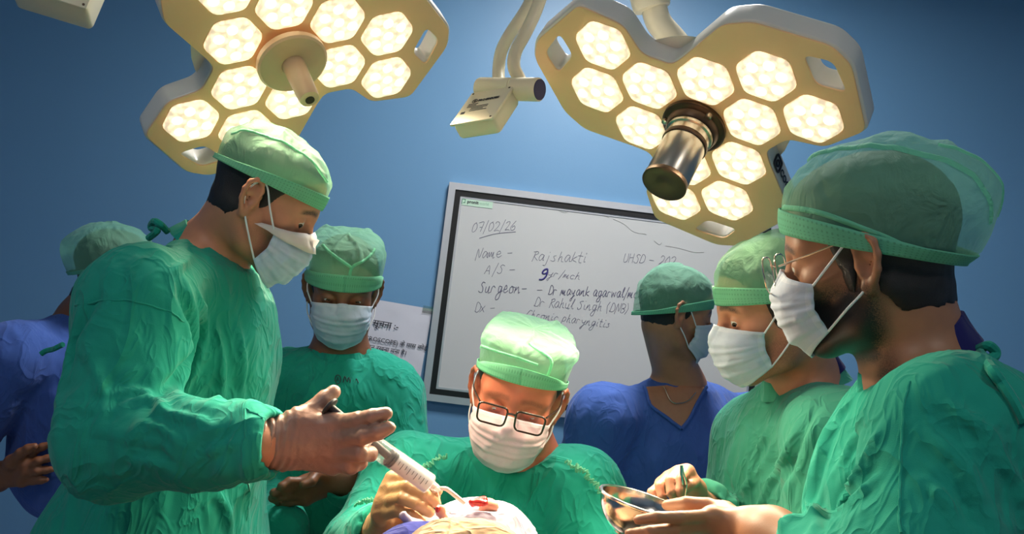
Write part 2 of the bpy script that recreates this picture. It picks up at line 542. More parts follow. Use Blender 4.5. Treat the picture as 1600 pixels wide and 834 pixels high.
M['paper'] = plain('white_paper', srgb(196, 196, 206), 0.6, nz=0.05, scale=12, bump=0.1)
M['print'] = plain('black_print', srgb(40, 40, 50), 0.6)

# ------------------------------------------------------------------ the room
WALL_Y = 3.93
XL, XR, YB, ZC = -2.7, 2.9, -1.9, 3.12
def slab(name, c, size, m, **kw):
    return MB().box(c, size).build(name, m, smooth=False, **kw)
slab('floor', ((XL + XR) / 2, (YB + WALL_Y) / 2, -0.05), (XR - XL + 0.4, WALL_Y - YB + 0.4, 0.1), M['floor'], kind='structure')
slab('ceiling', ((XL + XR) / 2, (YB + WALL_Y) / 2, ZC + 0.05), (XR - XL + 0.4, WALL_Y - YB + 0.4, 0.1), M['ceiling'], kind='structure')
slab('wall_back', ((XL + XR) / 2, WALL_Y + 0.1, ZC / 2), (XR - XL + 0.4, 0.2, ZC), M['wall'], kind='structure')
slab('wall_left', (XL - 0.1, (YB + WALL_Y) / 2, ZC / 2), (0.2, WALL_Y - YB, ZC), M['wall'], kind='structure')
slab('wall_right', (XR + 0.1, (YB + WALL_Y) / 2, ZC / 2), (0.2, WALL_Y - YB, ZC), M['wall'], kind='structure')
slab('wall_front', ((XL + XR) / 2, YB - 0.1, ZC / 2), (XR - XL + 0.4, 0.2, ZC), M['wall'], kind='structure')
slab('baseboard_back', ((XL + XR) / 2, WALL_Y - 0.008, 0.06), (XR - XL, 0.016, 0.12), M['baseboard'], kind='structure')

def ceiling_panel(x, y, label, watts):
    r = empty('ceiling_light', (x, y, ZC - 0.05), label, 'ceiling light', 'ceiling light panels')
    f = MB()
    for sx, sy, lx, ly in ((0, 0.3, 0.62, 0.02), (0, -0.3, 0.62, 0.02), (0.3, 0, 0.02, 0.62), (-0.3, 0, 0.02, 0.62)):
        f.box((x + sx, y + sy, ZC - 0.02), (lx, ly, 0.04))
    f.box((x, y, ZC - 0.004), (0.6, 0.6, 0.008))
    f.build('frame', M['housing'], r, smooth=False)
    MB().box((x, y, ZC - 0.014), (0.58, 0.58, 0.006)).build('diffuser', emit('panel_diffuser', (0.95, 0.97, 1, 1), 1.5), r, smooth=False)
    area_light('panel_light', (0, 0, 0.03), 0.55, watts, (1.0, 0.98, 0.95), r)
ceiling_panel(-1.2, -0.4, 'square white ceiling light panel left behind the camera', CEILING_WATTS * .55)
ceiling_panel(1.3, -0.4, 'square white ceiling light panel right behind the camera', CEILING_WATTS * .35)
ceiling_panel(0.25, 2.75, 'square white ceiling light panel near the whiteboard wall', CEILING_WATTS * 1.6)

def onwall(px, py, y=WALL_Y):
    d = CF + CR * (px - 800) / FPX - CU * (py - 417) / FPX
    return CAM + d * (y - CAM[1]) / d[1]

# ------------------------------------------------------------------ outline with holes -> solid
def fillet(P, r, n=5):
    out = []; P = [np.asarray(p, float) for p in P]; m = len(P)
    for i in range(m):
        a, b, c = P[i - 1], P[i], P[(i + 1) % m]
        la, lc = np.linalg.norm(a - b), np.linalg.norm(c - b)
        rr = min(r, la * 0.45, lc * 0.45)
        p0 = b + (a - b) / la * rr; p1 = b + (c - b) / lc * rr
        for k in range(n + 1):
            t = k / n; out.append((1 - t) ** 2 * p0 + 2 * t * (1 - t) * b + t * t * p1)
    return out
def plate(name, loops, half, bevel):
    """2D outline (first loop) with holes, filled and given thickness; returns local verts, faces"""
    cu = bpy.data.curves.new(name, 'CURVE'); cu.dimensions = '2D'; cu.fill_mode = 'BOTH'
    for lp in loops:
        s = cu.splines.new('POLY'); s.points.add(len(lp) - 1)
        for p, q in zip(s.points, lp): p.co = (q[0], q[1], 0, 1)
        s.use_cyclic_u = True
    cu.extrude = half; cu.bevel_depth = bevel; cu.bevel_resolution = 2; cu.offset = -bevel
    o = bpy.data.objects.new(name, cu); COL.objects.link(o)
    dg = bpy.context.evaluated_depsgraph_get()
    me = bpy.data.meshes.new_from_object(o.evaluated_get(dg))
    V = np.array([v.co[:] for v in me.vertices]); F = [tuple(p.vertices) for p in me.polygons]
    bpy.data.objects.remove(o); bpy.data.curves.remove(cu); bpy.data.meshes.remove(me)
    return V, F

# ------------------------------------------------------------------ surgical lamps
def cam2w(v): return CR * v[0] - CU * v[1] + CF * v[2]
LS = 1.12
LENSES = [(1, 0), (0, 1), (-1, 1), (-1, 0), (0, -1), (1, -1), (2, 0), (2, -1), (-2, 2), (-1, 2), (-1, -1), (0, -2)]
LOBE = [(.104, .090), (.106, .064), (.150, .040), (.205, .060), (.277, .030), (.284, -.094), (.264, -.131), (.160, -.186), (.112, -.188)]
SLOT = [(.221, -.064), (.217, -.117), (.255, -.101), (.261, -.046)]
def rot3(p, k):
    a = math.radians(-120 * k); return np.array([p[0] * math.cos(a) - p[1] * math.sin(a), p[0] * math.sin(a) + p[1] * math.cos(a)])
def surgical_lamp(Rc, Tc, label, arm_fn, handle):
    T = CAM + cam2w(np.array(Tc) * LS)
    e1, e2, nv = cam2w(np.array(Rc)[:, 0]), cam2w(np.array(Rc)[:, 1]), -cam2w(np.array(Rc)[:, 2])
    A = np.stack([e1, e2, nv], 1)
    root = empty('surgical_lamp', T, label, 'surgical lamp', 'ceiling surgical lamps')
    W = lambda V: T + np.asarray(V) @ A.T
    outline = []
    for k in range(3): outline += [rot3(p, k) * LS for p in LOBE]
    outline = fillet(outline, 0.016)
    slots = [fillet([rot3(p, k) * LS for p in SLOT], 0.014) for k in range(3)]
    V, F = plate('housing', [outline] + slots, 0.018, 0.005); V[:, 2] -= 0.0245
    o = obj('housing', W(V), F, M['housing'], root); sharp(o.data)
    c = np.mean(outline, axis=0)
    inner = [np.asarray(p) * 0.985 for p in outline]
    s2 = [[np.mean(sl, axis=0) + (np.asarray(p) - np.mean(sl, axis=0)) * 1.05 for p in sl] for sl in slots]
    V, F = plate('face_panel', [inner] + s2, 0.0012, 0.0008); V[:, 2] -= 0.0005
    o = obj('face_panel', W(V), F, M['cream'], root, label='front plate with warm lamp glow painted in'); sharp(o.data)
    # stiffening shell on the back
    bk = MB(); rings = []
    for r, z in ((0.15, -0.040), (0.13, -0.060), (0.09, -0.070)):
        rings.append([W([[r * LS * math.cos(a), r * LS * math.sin(a), z]])[0] for a in np.linspace(0, 2 * math.pi, 36, endpoint=False)])
    bk.loft(rings, True).build('back_cover', M['housing'], root)
    # lenses: shallow hexagonal domes, slightly proud of the face, seven diodes each
    hexa = lambda r: fillet([(r * math.cos(math.radians(30 + 60 * k)), r * math.sin(math.radians(30 + 60 * k))) for k in range(6)], r * 0.22, 3)
    mb = MB(); rings = []
    for r, z in ((.0495, .0008), (.0475, .007), (.042, .0085), (.022, .0095), (.006, .010)):
        rings.append([np.array([p[0] * LS, p[1] * LS, z]) for p in hexa(r)])
    mb.loft(rings, True)
    lens_me = new_mesh('lens', mb.V, mb.F); lens_me.materials.append(M['lens'])
    mb = MB(); mb.lathe((0, 0, 0), (0, 0, 1), [(.0105, .0), (.0095, .003), (.006, .005), (.002, .0058)], 14)
    led_me = new_mesh('led', mb.V, mb.F); led_me.materials.append(M['led'])
    rim = MB()
    ro = [[np.array([p[0] * LS, p[1] * LS, z]) for p in hexa(r)] for r, z in ((.0520, .0009), (.0507, .0024), (.0494, .0020))]
    rim.loft(ro, False); rim_me = new_mesh('lens_rim', rim.V, rim.F); rim_me.materials.append(M['cream'])
    Am = Matrix(A.tolist()).to_4x4()
    for (i, j) in LENSES:
        p = np.array([(i + j * 0.5) * 0.1 * LS, j * 0.1 * LS * math.sqrt(3) / 2, 0.0])
        lo = bpy.data.objects.new('lens', lens_me); COL.objects.link(lo); lo.parent = root
        lo.matrix_local = Matrix.Translation(Vector(A @ p)) @ Am
        ro_ = bpy.data.objects.new('lens_rim', rim_me); COL.objects.link(ro_); ro_.parent = lo
        for k in range(7):
            q = (0, 0) if k == 6 else (.026 * LS * math.cos(math.radians(60 * k)), .026 * LS * math.sin(math.radians(60 * k)))
            ld = bpy.data.objects.new('led', led_me); COL.objects.link(ld); ld.parent = lo
            ld.location = (q[0], q[1], 0.0075)
    for k in range(3):      # the light of the four lenses of each lobe
        q = rot3((.15, -.05), k) * LS
        sd = bpy.data.lights.new('lens_beam', 'SPOT'); sd.energy = LAMP_WATTS; sd.color = (1.0, 0.84, 0.58)
        sd.spot_size = math.radians(82); sd.spot_blend = 0.95; sd.shadow_soft_size = 0.075
        so = bpy.data.objects.new('lens_beam', sd); COL.objects.link(so); so.parent = root
        aim = np.array([0, 0, .9]) - np.array([q[0], q[1], 0.02]); z = unit(-aim); x = unit(np.cross([0, 1.0, 0], z)); y = np.cross(z, x)
        Lm = Matrix(np.stack([x, y, z], 1).tolist()).to_4x4()
        so.matrix_local = Matrix.Translation(Vector(A @ np.array([q[0], q[1], 0.02]))) @ Am @ Lm
    handle(root, W)
    arm_fn(root, W, T)
    return root

def disc_handle(root, W):
    ax = W([[0, 0, 1]])[0] - W([[0, 0, 0]])[0]; c = W([[0, 0, 0]])[0]
    MB().lathe(c, ax, [(.030, .0), (.030, .012), (.060, .014), (.066, .019), (.066, .030), (.062, .034), (.02, .034)], 48).build('handle_disc', M['tan_plastic'], root)
    prof = [(.022, .034), (.0215, .05), (.019, .12), (.0175, .128), (.012, .130)]
    MB().lathe(c, ax, prof, 28).build('handle_grip', M['tan_plastic'], root)
    MB().lathe(c, ax, [(.0085, .126), (.0085, .1315), (.004, .1315)], 20).build('handle_socket', M['bronze'], root)
def steel_handle(root, W):
    ax = W([[0, 0, 1]])[0] - W([[0, 0, 0]])[0]; c = W([[0, 0, 0]])[0]
    fl = MB().lathe(c, ax, [(.058, .0), (.060, .004), (.060, .010), (.056, .013), (.050, .014), (.047, .026), (.045, .028)], 48).build('handle_flange', M['bronze'], root)
    MB().lathe(c, ax, [(.044, .026), (.0435, .034), (.0400, .036), (.0395, .150), (.038, .152)], 48).build('handle_grip', M['steel'], root)
    MB().lathe(c, ax, [(.0415, .050), (.0425, .052), (.0425, .058), (.0415, .060)], 48).build('handle_ring', M['bronze'], root)
    MB().lathe(c, ax, [(.0395, .148), (.041, .150), (.041, .158), (.037, .160), (.012, .156), (.004, .154)], 48).build('handle_end_cap', M['bronze'], root)
    x, y = perp(unit(ax))
    for k in range(3):
        a = math.radians(35 + 120 * k); p = c + (x * math.cos(a) + y * math.sin(a)) * 0.0525
        MB().lathe(p, ax, [(.006, .012), (.006, .019), (.004, .020)], 14).build('screw', M['steel'], fl)

RL = [[0.726861, -0.547135, -0.415111], [0.067037, 0.658062, -0.749974], [0.683505, 0.517299, 0.514997]]
TL = (-0.371287, -0.353951, 1.696874)
RR = [[-0.768811, 0.468282, 0.435479], [-0.603040, -0.304330, -0.737378], [-0.212771, -0.829515, 0.516365]]
TR = (0.299556, -0.233752, 1.675723)

def arm_left(root, W, T):
    top = W([[0, 0, -0.085]])[0]
    mid = top + np.array([-0.05, 0.12, 0.12])
    end = np.array([top[0] - 0.05, top[1] + 0.25, ZC])
    MB().tube(smooth_path([top, mid, np.array([mid[0], mid[1] + 0.10, mid[2] + 0.25]), np.array([end[0], end[1], 2.75]), end]), 0.024, 16).build('arm_pipe', M['ivory'], root)
    MB().lathe(end - np.array([0, 0, 0.06]), (0, 0, 1), [(.09, .02), (.10, .03), (.10, .06)], 32).build('ceiling_mount', M['housing'], root)
def arm_right(root, W, T):
    P = [at(1075, 90, 1.50), at(1052, 62, 1.52), at(1030, 36, 1.53), at(1022, 12, 1.53), at(1016, -20, 1.53)]
    MB().tube(smooth_path(P), 0.026, 18).build('arm_pipe', M['ivory'], root)
    a = at(1019, 14, 1.53); b = at(1004, -45, 1.53)
    MB().lathe(a, b - a, [(.022, -.002), (.036, .0), (.038, .004), (.038, .07), (.034, .074)], 28).build('arm_joint', M['ivory'], root)
    e = np.array([b[0], b[1] + 0.02, ZC])
    MB().tube([b, (b + e) / 2 + np.array([0, 0.01, 0]), e], 0.026, 16).build('arm_post', M['ivory'], root)
    MB().lathe(e - np.array([0, 0, 0.06]), (0, 0, 1), [(.09, .02), (.10, .03), (.10, .06)], 32).build('ceiling_mount', M['housing'], root)

LAMP_L = surgical_lamp(RL, TL, 'lit honeycomb surgical lamp with cream disc and slim ivory grip', arm_left, disc_handle)
LAMP_R = surgical_lamp(RR, TR, 'lit honeycomb surgical lamp with thick steel cylinder handle above the whiteboard', arm_right, steel_handle)

def text_mesh(body, size, bold=0.0):
    cu = bpy.data.curves.new('t', 'FONT'); cu.body = body; cu.size = size; cu.offset = bold; cu.resolution_u = 2; cu.extrude = 0.0003
    o = bpy.data.objects.new('t', cu); COL.objects.link(o)
    dg = bpy.context.evaluated_depsgraph_get()
    me = bpy.data.meshes.new_from_object(o.evaluated_get(dg))
    V = np.array([v.co[:] for v in me.vertices]).reshape(-1, 3); F = [tuple(p.vertices) for p in me.polygons]
    bpy.data.objects.remove(o); bpy.data.curves.remove(cu); bpy.data.meshes.remove(me)
    return V, F
def text_on(name, body, size, o3, ex, ey, material, parent, bold=0.0, lift=0.0006, squash=1.0):
    V, F = text_mesh(body, size, bold)
    if not len(V): return None
    ex, ey = unit(ex), unit(ey); n = np.cross(ex, ey)
    P = np.asarray(o3) + V[:, :1] * squash * ex + V[:, 1:2] * ey + (V[:, 2:3] + lift) * n
    return obj(name, P, F, material, parent, smooth=False)

# maker's mark on the side of the right lamp
def lamp_mark():
    T = CAM + cam2w(np.array(TR) * LS); A = np.stack([cam2w(np.array(RR)[:, 0]), cam2w(np.array(RR)[:, 1]), -cam2w(np.array(RR)[:, 2])], 1)
    # side wall that runs from the notch beside the right lobe down to the bottom lobe
    a = rot3(LOBE[-1], 1) * LS; b = rot3(LOBE[0], 2) * LS
    cands = []
    outl = []
    for k in range(3): outl += [rot3(p, k) * LS for p in LOBE]
    best = None
    for i in range(len(outl)):
        p, q = outl[i], outl[(i + 1) % len(outl)]
        m3 = T + A @ np.array([*(p + q) / 2, -0.021])
        v = m3 - CAM; px = 800 + FPX * (v @ CR) / (v @ CF); py = 417 - FPX * (v @ CU) / (v @ CF)
        dd = math.hypot(px - 1222, py - 270)
        if best is None or dd < best[0]: best = (dd, p, q)
    _, p, q = best
    P3 = T + A @ np.array([*p, -0.021]); Q3 = T + A @ np.array([*q, -0.021])
    if (P3 - Q3) @ CU < 0: P3, Q3 = Q3, P3
    ex = unit(Q3 - P3); nrm = A[:, 2]
    ey = unit(nrm - ex * (nrm @ ex))
    out = np.cross(ex, ey); mid = T + A @ np.zeros(3)
    if out @ (P3 - mid) < 0: ey = -ey; out = -out
    L = np.linalg.norm(Q3 - P3)
    text_on('maker_lettering', 'COGNATES', 0.020, P3 + ex * L * 0.33 - ey * 0.007 + out * 0.0012, ex, ey, M['print'], LAMP_R, 0.0006)
    mb = MB(); c = P3 + ex * L * 0.18 + out * 0.0015
    for w_, h_ in ((.013, .013),):
        pts = [c + ex * x * w_ + ey * y * h_ for x, y in fillet([(-1, -1), (1, -1), (1, 1), (-1, 1)], .5, 4)]
        mb.tube(pts + [pts[0]], 0.0022, 6)
    pts = [c + ex * .006 * math.cos(t) + ey * .006 * math.sin(t) for t in np.linspace(0, 6.28, 14)]
    mb.tube(pts, 0.0018, 6)
    mb.build('maker_emblem', M['print'], LAMP_R)
lamp_mark()

# ------------------------------------------------------------------ hinged arm box of the lamp suspension
def arm_box():
    d = 1.46
    org = at(770, 175, d)
    r = empty('lamp_arm_box', org, 'ivory hinge box with printed rating plate hanging between the two lamps', 'arm box', 'suspension arm boxes')
    w = cdir(.65, .04, -.45); l = cdir(-.32, -.57, -.51); l = unit(l - w * (l @ w)); n = np.cross(w, l)
    if n @ CF > 0: n = -n
    R = np.stack([w, l, np.cross(w, l)], 1)
    tl = at(739, 148, d + .02); W_, L_ = 0.096, 0.100
    c = tl + w * W_ / 2 + l * L_ / 2
    MB().box(c - n * 0.018, (W_ * 0.98, L_ * 0.98, 0.034), R, 0.007).build('box_body', M['ivory'], r)
    pl = MB().box(c + n * 0.001, (W_ * 1.03, L_ * 1.03, 0.006), R, 0.0022).build('cover_plate', M['ivory'], r)
    for a, b in ((-1, -1), (1, -1), (1, 1), (-1, 1)):
        p = c + w * a * W_ * 0.44 + l * b * L_ * 0.45 + n * 0.003
        MB().lathe(p, n, [(.0022, 0), (.0022, .0016), (.001, .0018)], 10).build('screw', M['bronze'], pl)
    up = -l
    o0 = c - w * 0.030 + up * 0.014 + n * 0.0042
    text_on('plate_lettering', '⊕ PROGNATES', 0.0085, o0, w, up, M['print'], pl, 0.0002)
    text_on('plate_lettering', 'DPX5-LG V', 0.0075, o0 + w * 0.032 + up * 0.001, w, up, M['print'], pl, 0.0001, squash=0.75)
    for i, (x0_, ln_) in enumerate(((0, .022), (0, .020), (0, .050), (.012, .038), (.012, .030), (.012, .040))):    # print too small to read: thin bars
        MB().box(o0 - up * (0.006 + 0.0046 * i) + w * (x0_ - .004 + ln_ / 2), (ln_, .0016, .0006), R).build('fine_print', M['print'], pl, smooth=False)
    mb = MB()
    f0 = o0 - up * 0.036 - w * 0.009
    mb.box(f0 + w * 0.004 + up * 0.0022, (0.009, 0.004, 0.0006), R)
    for k in range(3): mb.box(f0 + w * (0.001 + 0.003 * k) + up * (0.005), (0.0022, 0.003 + 0.002 * (k == 2), 0.0006), R)
    mb.build('factory_symbol', M['print'], pl)
    # hinge barrel with navy end cap
    a = at(748, 138, d + 0.03); b = at(843, 140, d - 0.03); ax = unit(b - a); L = np.linalg.norm(b - a); j = L * 0.57
    MB().lathe(a, ax, [(.015, 0), (.020, .002), (.0215, .006), (.0215, j - .001), (.020, j)], 32).build('hinge_barrel', M['ivory'], r)
    br = MB().lathe(a, ax, [(.0205, j), (.0222, j + .001), (.0222, L - .002), (.021, L)], 32).build('hinge_sleeve', M['ivory'], r)
    MB().lathe(a, ax, [(.0195, L - .001), (.0195, L + .0015), (.005, L + .0018)], 32).build('end_cap', M['navy'], br, label='navy blue end cap')
    p1 = smooth_path([at(820, 142, d - 0.01), at(812, 124, d), at(803, 104, d), at(806, 80, d + .01), at(822, 50, d + .02), at(840, 10, d + .03), at(858, -50, d + .05), at(880, -160, d + .08)])
    MB().tube(p1, 0.0125, 16).build('yoke_pipe', M['ivory'], r)
    p2 = smooth_path([at(780, 134, d + 0.03), at(779, 110, d + .05), at(783, 82, d + .06), at(796, 55, d + .07), at(826, 8, d + .09), at(850, -50, d + .10), at(880, -160, d + .10)])
    MB().tube(p2, 0.0125, 16).build('yoke_pipe', M['ivory'], r)
    t = at(880, -155, d + .09)
    MB().tube([t, (t[0], t[1] + .05, (t[2] + ZC) / 2), (t[0], t[1] + 0.1, ZC)], 0.025, 16).build('arm_post', M['ivory'], r)
arm_box()
def corner_box():
    d = 1.35
    n = cdir(0.22, 0.30, -0.9); w = cdir(-117, 28, -3); w = unit(w - n * (w @ n)); l = np.cross(n, w)
    if l @ CU < 0: l = -l
    R = np.stack([w, l, np.cross(w, l)], 1)
    c0 = at(134, 14, d)
    r = empty('lamp_arm_box', c0, 'ivory box cut off by the top left corner of the picture', 'arm box', 'suspension arm boxes')
    W_, L_, D_ = 0.137, 0.11, 0.075
    c = c0 + w * W_ / 2 + l * L_ / 2
    MB().box(c - n * (D_ / 2 + .003), (W_, L_, D_), R, 0.008).build('box_body', M['ivory'], r)
    pl = MB().box(c, (W_ * 1.02, L_ * 1.02, 0.006), R, 0.0022).build('cover_plate', M['ivory'], r)
    for a, b in ((-1, -1), (1, -1), (1, 1), (-1, 1)):
        MB().lathe(c + w * a * W_ * 0.46 + l * b * L_ * 0.45 + n * 0.002, n, [(.0024, 0), (.0024, .002), (.001, .0022)], 10).build('screw', M['bronze'], pl)
    t = c + l * L_ / 2
    MB().tube([t, t + np.array([0, 0.02, 0.15]), (t[0] - .1, t[1] + 0.1, ZC)], 0.02, 14).build('arm_post', M['ivory'], r)
corner_box()

# ------------------------------------------------------------------ whiteboard, notice
def whiteboard():
    tl, tr, bl = onwall(703, 283), onwall(1214, 351), onwall(660, 624)
    x0 = (tl[0] + bl[0]) / 2; x1 = tr[0]; z1 = (tl[2] + tr[2]) / 2; z0 = bl[2]
    yf = WALL_Y - 0.022
    r = empty('whiteboard', ((x0 + x1) / 2, WALL_Y - 0.01, z0), 'aluminium framed whiteboard with handwritten notes on the blue wall', 'whiteboard')
    MB().box(((x0 + x1) / 2, WALL_Y - 0.009, (z0 + z1) / 2), (x1 - x0 - 0.02, 0.014, z1 - z0 - 0.02)).build('writing_surface', M['board'], r, smooth=False)
    fw, sw = 0.026, 0.022
    def ring(name, m, ins, w, y0, dy):
        a0, a1, b0, b1 = x0 + ins, x1 - ins, z0 + ins, z1 - ins
        for c, s in ((((a0 + a1) / 2, b1 - w / 2), (a1 - a0, w)), (((a0 + a1) / 2, b0 + w / 2), (a1 - a0, w)), ((a0 + w / 2, (b0 + b1) / 2), (w, b1 - b0 - 2 * w)), ((a1 - w / 2, (b0 + b1) / 2), (w, b1 - b0 - 2 * w))):
            MB().box((c[0], y0, c[1]), (s[0], dy, s[1])).build(name, m, r, smooth=False)
    ring('frame_bar', M['alu'], 0, fw, WALL_Y - 0.014, 0.026)
    ring('black_inner_strip', M['black'], fw, sw, WALL_Y - 0.0125, 0.018)
    ring('inner_lip', M['alu'], fw + sw, 0.008, WALL_Y - 0.012, 0.013)
    yw = WALL_Y - 0.0165
    G = {'0': '5,10 2,8 1,4 2,0 4,0 6,4 6,8 4,10', '2': '1,8 3,10 6,9 5,5 1,0 4,1 7,0', '6': '6,10 3,7 1,3 2,0 5,0 6,3 4,5 2,3', '7': '1,10 7,10 4,0;2,5 6,5', '9': '6,7 4,5 1,6 2,9 5,10 6,8 6,3 4,-1 1,-2',
         '/': '5,12 1,-3', '-': '1,4 7,4', '(': '3,11 1,6 3,-2', ')': '1,11 3,5 0,-2', '.': '1,0 2,0',
         'N': '1,-2 2,10 5,1 7,11', 'R': '2,-1 3,9;1,9 5,10 7,8 3,5 8,0', 'U': '1,10 1,3 3,0 6,2 6,10', 'H': '1,10 1,0;1,5 6,6;6,10 6,0', 'S': '7,9 4,10 2,8 5,5 5,1 2,0 0,2', 'D': '1,0 2,10 6,8 7,3 4,0 0,1', 'A': '0,0 3,10 5,0;1,4 5,4', 'C': '7,9 4,10 1,6 1,2 4,0 7,1', 'B': '1,0 1,10 5,9 5,6 2,5 6,3 4,0 1,0', 'M': '0,-2 2,9 4,2 6,9 7,0',
         'a': '6,6 3,7 1,3 3,0 5,3 6,6 6,1 8,1', 'c': '6,5 3,6 1,3 3,0 6,1', 'd': '6,6 2,5 1,1 4,0 6,3 7,12 7,0', 'e': '1,3 5,4 4,7 2,6 1,2 4,0 7,2', 'g': '6,6 2,6 2,1 5,2 6,6 5,-5 1,-6 2,-2 8,2', 'h': '1,0 2,11;1,3 4,6 5,1 7,0', 'i': '2,6 2,1 4,1;2,9 2,10', 'j': '4,6 3,-4 0,-4;4,9 4,10', 'k': '1,0 2,11;6,6 2,3 7,0', 'l': '1,2 4,9 3,11 2,6 3,0 5,1', 'm': '0,0 1,6 2,1 3,6 4,1 6,6 6,0 8,1', 'n': '0,0 1,6 1,2 4,6 5,0 7,1', 'o': '4,6 1,4 2,0 5,1 5,5 3,6 7,5', 'p': '1,-6 2,6 5,6 5,2 2,1', 'r': '1,0 1,5 3,6 5,5', 's': '5,6 2,5 5,2 3,0 0,1', 't': '2,11 2,1 5,0;0,7 5,7', 'u': '1,6 1,1 4,1 5,6 5,0 7,1', 'w': '0,6 1,0 3,5 5,0 6,6', 'x': '0,6 6,0;6,6 0,0', 'y': '0,6 2,2 5,3 6,6 3,-6 1,-4 7,1', 'z': '0,6 5,6 1,0 6,0', 'v': '0,6 2,0 5,6'}
    rnd = random.Random(5)
    def write(text, p0, p1, h, m, name='handwriting', rad=0.0009):
        """marker writing from pixel p0 to p1 (baseline on the board), letter height h in metres"""
        a = onwall(*p0, yw); b = onwall(*p1, yw); L = np.linalg.norm(b - a); ex = unit(b - a); ez = np.array([-ex[2], 0, ex[0]])
        adv = {'m': 9, 'w': 8, ' ': 5, 'i': 5, 'l': 5, 't': 6, '/': 6, '-': 9, '.': 4, '(': 5, ')': 5}
        tot = sum(adv.get(ch, 7.6) for ch in text); x = 0; mb = MB()
        sx = L / tot; sz = h / 10
        for ch in text:
            if ch in G:
                for st in G[ch].split(';'):
                    pts = []
                    for q in st.split():
                        u, v = map(float, q.split(',')); u += rnd.uniform(-.45, .45) + v * 0.30; v += rnd.uniform(-.45, .45)
                        pts.append(a + ex * (x + u) * sx + ez * v * sz)
                    if len(pts) == 2: pts = [pts[0], (pts[0] + pts[1]) / 2, pts[1]]
                    mb.tube(smooth_path(pts, 4), rad, 5)
            x += adv.get(ch, 7.6)
        return tag(mb.build(name, m, r), kind='stuff')
    K, KB = M['ink'], M['ink_blue']
    write('07/02/26', (736, 362), (806, 359), 0.034, K)
    MB().tube(smooth_path([onwall(*q, yw) for q in ((749, 372), (775, 365), (806, 362))]), 0.0012, 5).build('handwriting', K, r)
    write('Name -', (742, 404), (802, 401), 0.036, K)
    write('Rajshakti', (829, 407), (916, 410), 0.036, K)
    write('UHSD - 202', (972, 409), (1054, 415), 0.034, K)
    write('A/S -', (757, 428), (806, 427), 0.034, K)
    write('9', (842, 434), (854, 435), 0.036, KB, rad=0.0032)
    write('yr/mch', (855, 431), (906, 437), 0.026, K)
    write('Surgeon-', (747, 457), (824, 457), 0.040, K, rad=0.0014)
    write('-', (836, 458), (848, 458), 0.03, K)
    write('Dr mayank agarwal/mch-', (856, 460), (1012, 466), 0.034, K, rad=0.0014)
    write('Dr Rahul Singh (DNB)', (834, 478), (982, 489), 0.034, K)
    write('Dx -', (741, 487), (774, 487), 0.036, K)
    write('Chronic pharyngitis', (821, 495), (953, 512), 0.028, K)
    for pts in (((815, 313), (822, 317), (832, 311)), ((840, 316), (862, 322), (880, 332), (890, 329)), ((958, 342), (975, 350), (990, 362), (1010, 366)), ((1022, 376), (1030, 382), (1034, 379)), ((1040, 384), (1062, 388), (1084, 394), (1100, 394)), ((900, 326), (930, 332), (952, 340))):
        MB().tube(smooth_path([onwall(*q, yw) for q in pts]), 0.0009, 5).build('marker_streak', M['scuff'], r)
    # maker's sticker
    a = onwall(721, 303, yw) - np.array([0, 0, .017]); b = onwall(771, 311, yw); ex = unit(np.array([b[0] - a[0], 0, 0])); ez = np.array([0, 0, 1.0])
    w = b[0] - a[0]; c = a + np.array([w / 2, -.0006, -0.012])
    st = MB().box(c, (w, 0.001, 0.026)).build('maker_sticker', M['pale_green_print'], r, smooth=False)
    text_on('sticker_lettering', 'pronit', 0.0175, a + np.array([0.026, -0.001, -0.015]), ex, ez, M['print'], st, 0.0005)
    text_on('sticker_lettering', 'world', 0.0155, a + np.array([0.073, -0.001, -0.015]), ex, ez, plain('faded_green_print', srgb(130, 175, 150), 0.5), st)
    mb = MB(); q = a + np.array([0.006, -0.001, -0.021]); mb.tube([q, q + ez * 0.019, q + ez * 0.019 + ex * 0.012, q + ez * 0.006 + ex * 0.012, q + ez * 0.006 + ex * 0.005], 0.0016, 6)
    mb.build('sticker_emblem', M['green_print'], st)
whiteboard()

def notice():
    tl, tr, br = onwall(560, 463), onwall(676, 483), onwall(659, 600)
    r = empty('paper_notice', (tl[0], WALL_Y - 0.004, br[2] - 0.01), 'creased white paper notice printed in Hindi, taped beside the whiteboard', 'notice')
    yw = WALL_Y - 0.004; ex = unit(tr - tl); ez = unit(np.cross(ex, [0, 1, 0])); ez = ez if ez[2] > 0 else -ez
    H = np.linalg.norm(br - tr); W = 0.30; n = 24; V = []; F = []
    for j in range(n + 1):
        for i in range(n + 1):
            p = tr - ex * W * (1 - i / n) - ez * H * (j / n) * 1.0
            V.append((p[0], yw, p[2]))
    V = np.array(V); V[:, 1] -= 0.0045 * np.maximum(0, perlin(np.stack([V[:, 0] * 9 + V[:, 2] * 4, V[:, 0] * 0, V[:, 2] * 14], 1)) + 0.1)
    for j in range(n):
        for i in range(n): a = j * (n + 1) + i; F.append((a, a + n + 1, a + n + 2, a + 1))
    obj('sheet', V, np.array(F), M['paper'], r)
    tp = glass_mat('clear_tape', (0.92, 0.92, 0.9, 1), 0.8)
    for p in (tr, br):
        c = np.array([p[0] - 0.012, yw - 0.0055, p[2] - 0.005]); MB().box(c, (0.05, 0.0004, 0.028), np.stack([ex, [0, 1, 0], ez], 1)).build('tape', tp, r, smooth=False)
    def ln(tx, px, py, s, b=0.0004):
        p = onwall(px, py, yw - 0.006); text_on('printed_line', tx, s, p, ex, ez, M['print'], r, b, 0.0)
    ln('सूचना :-', 582, 508, 0.034, 0.0003)
    ln('(MICROSCOPE) के पास कोई भी', 556, 528, 0.024, 0.0001)
    ln('सामान रखना मना है।', 562, 542, 0.024, 0.0001)
notice()

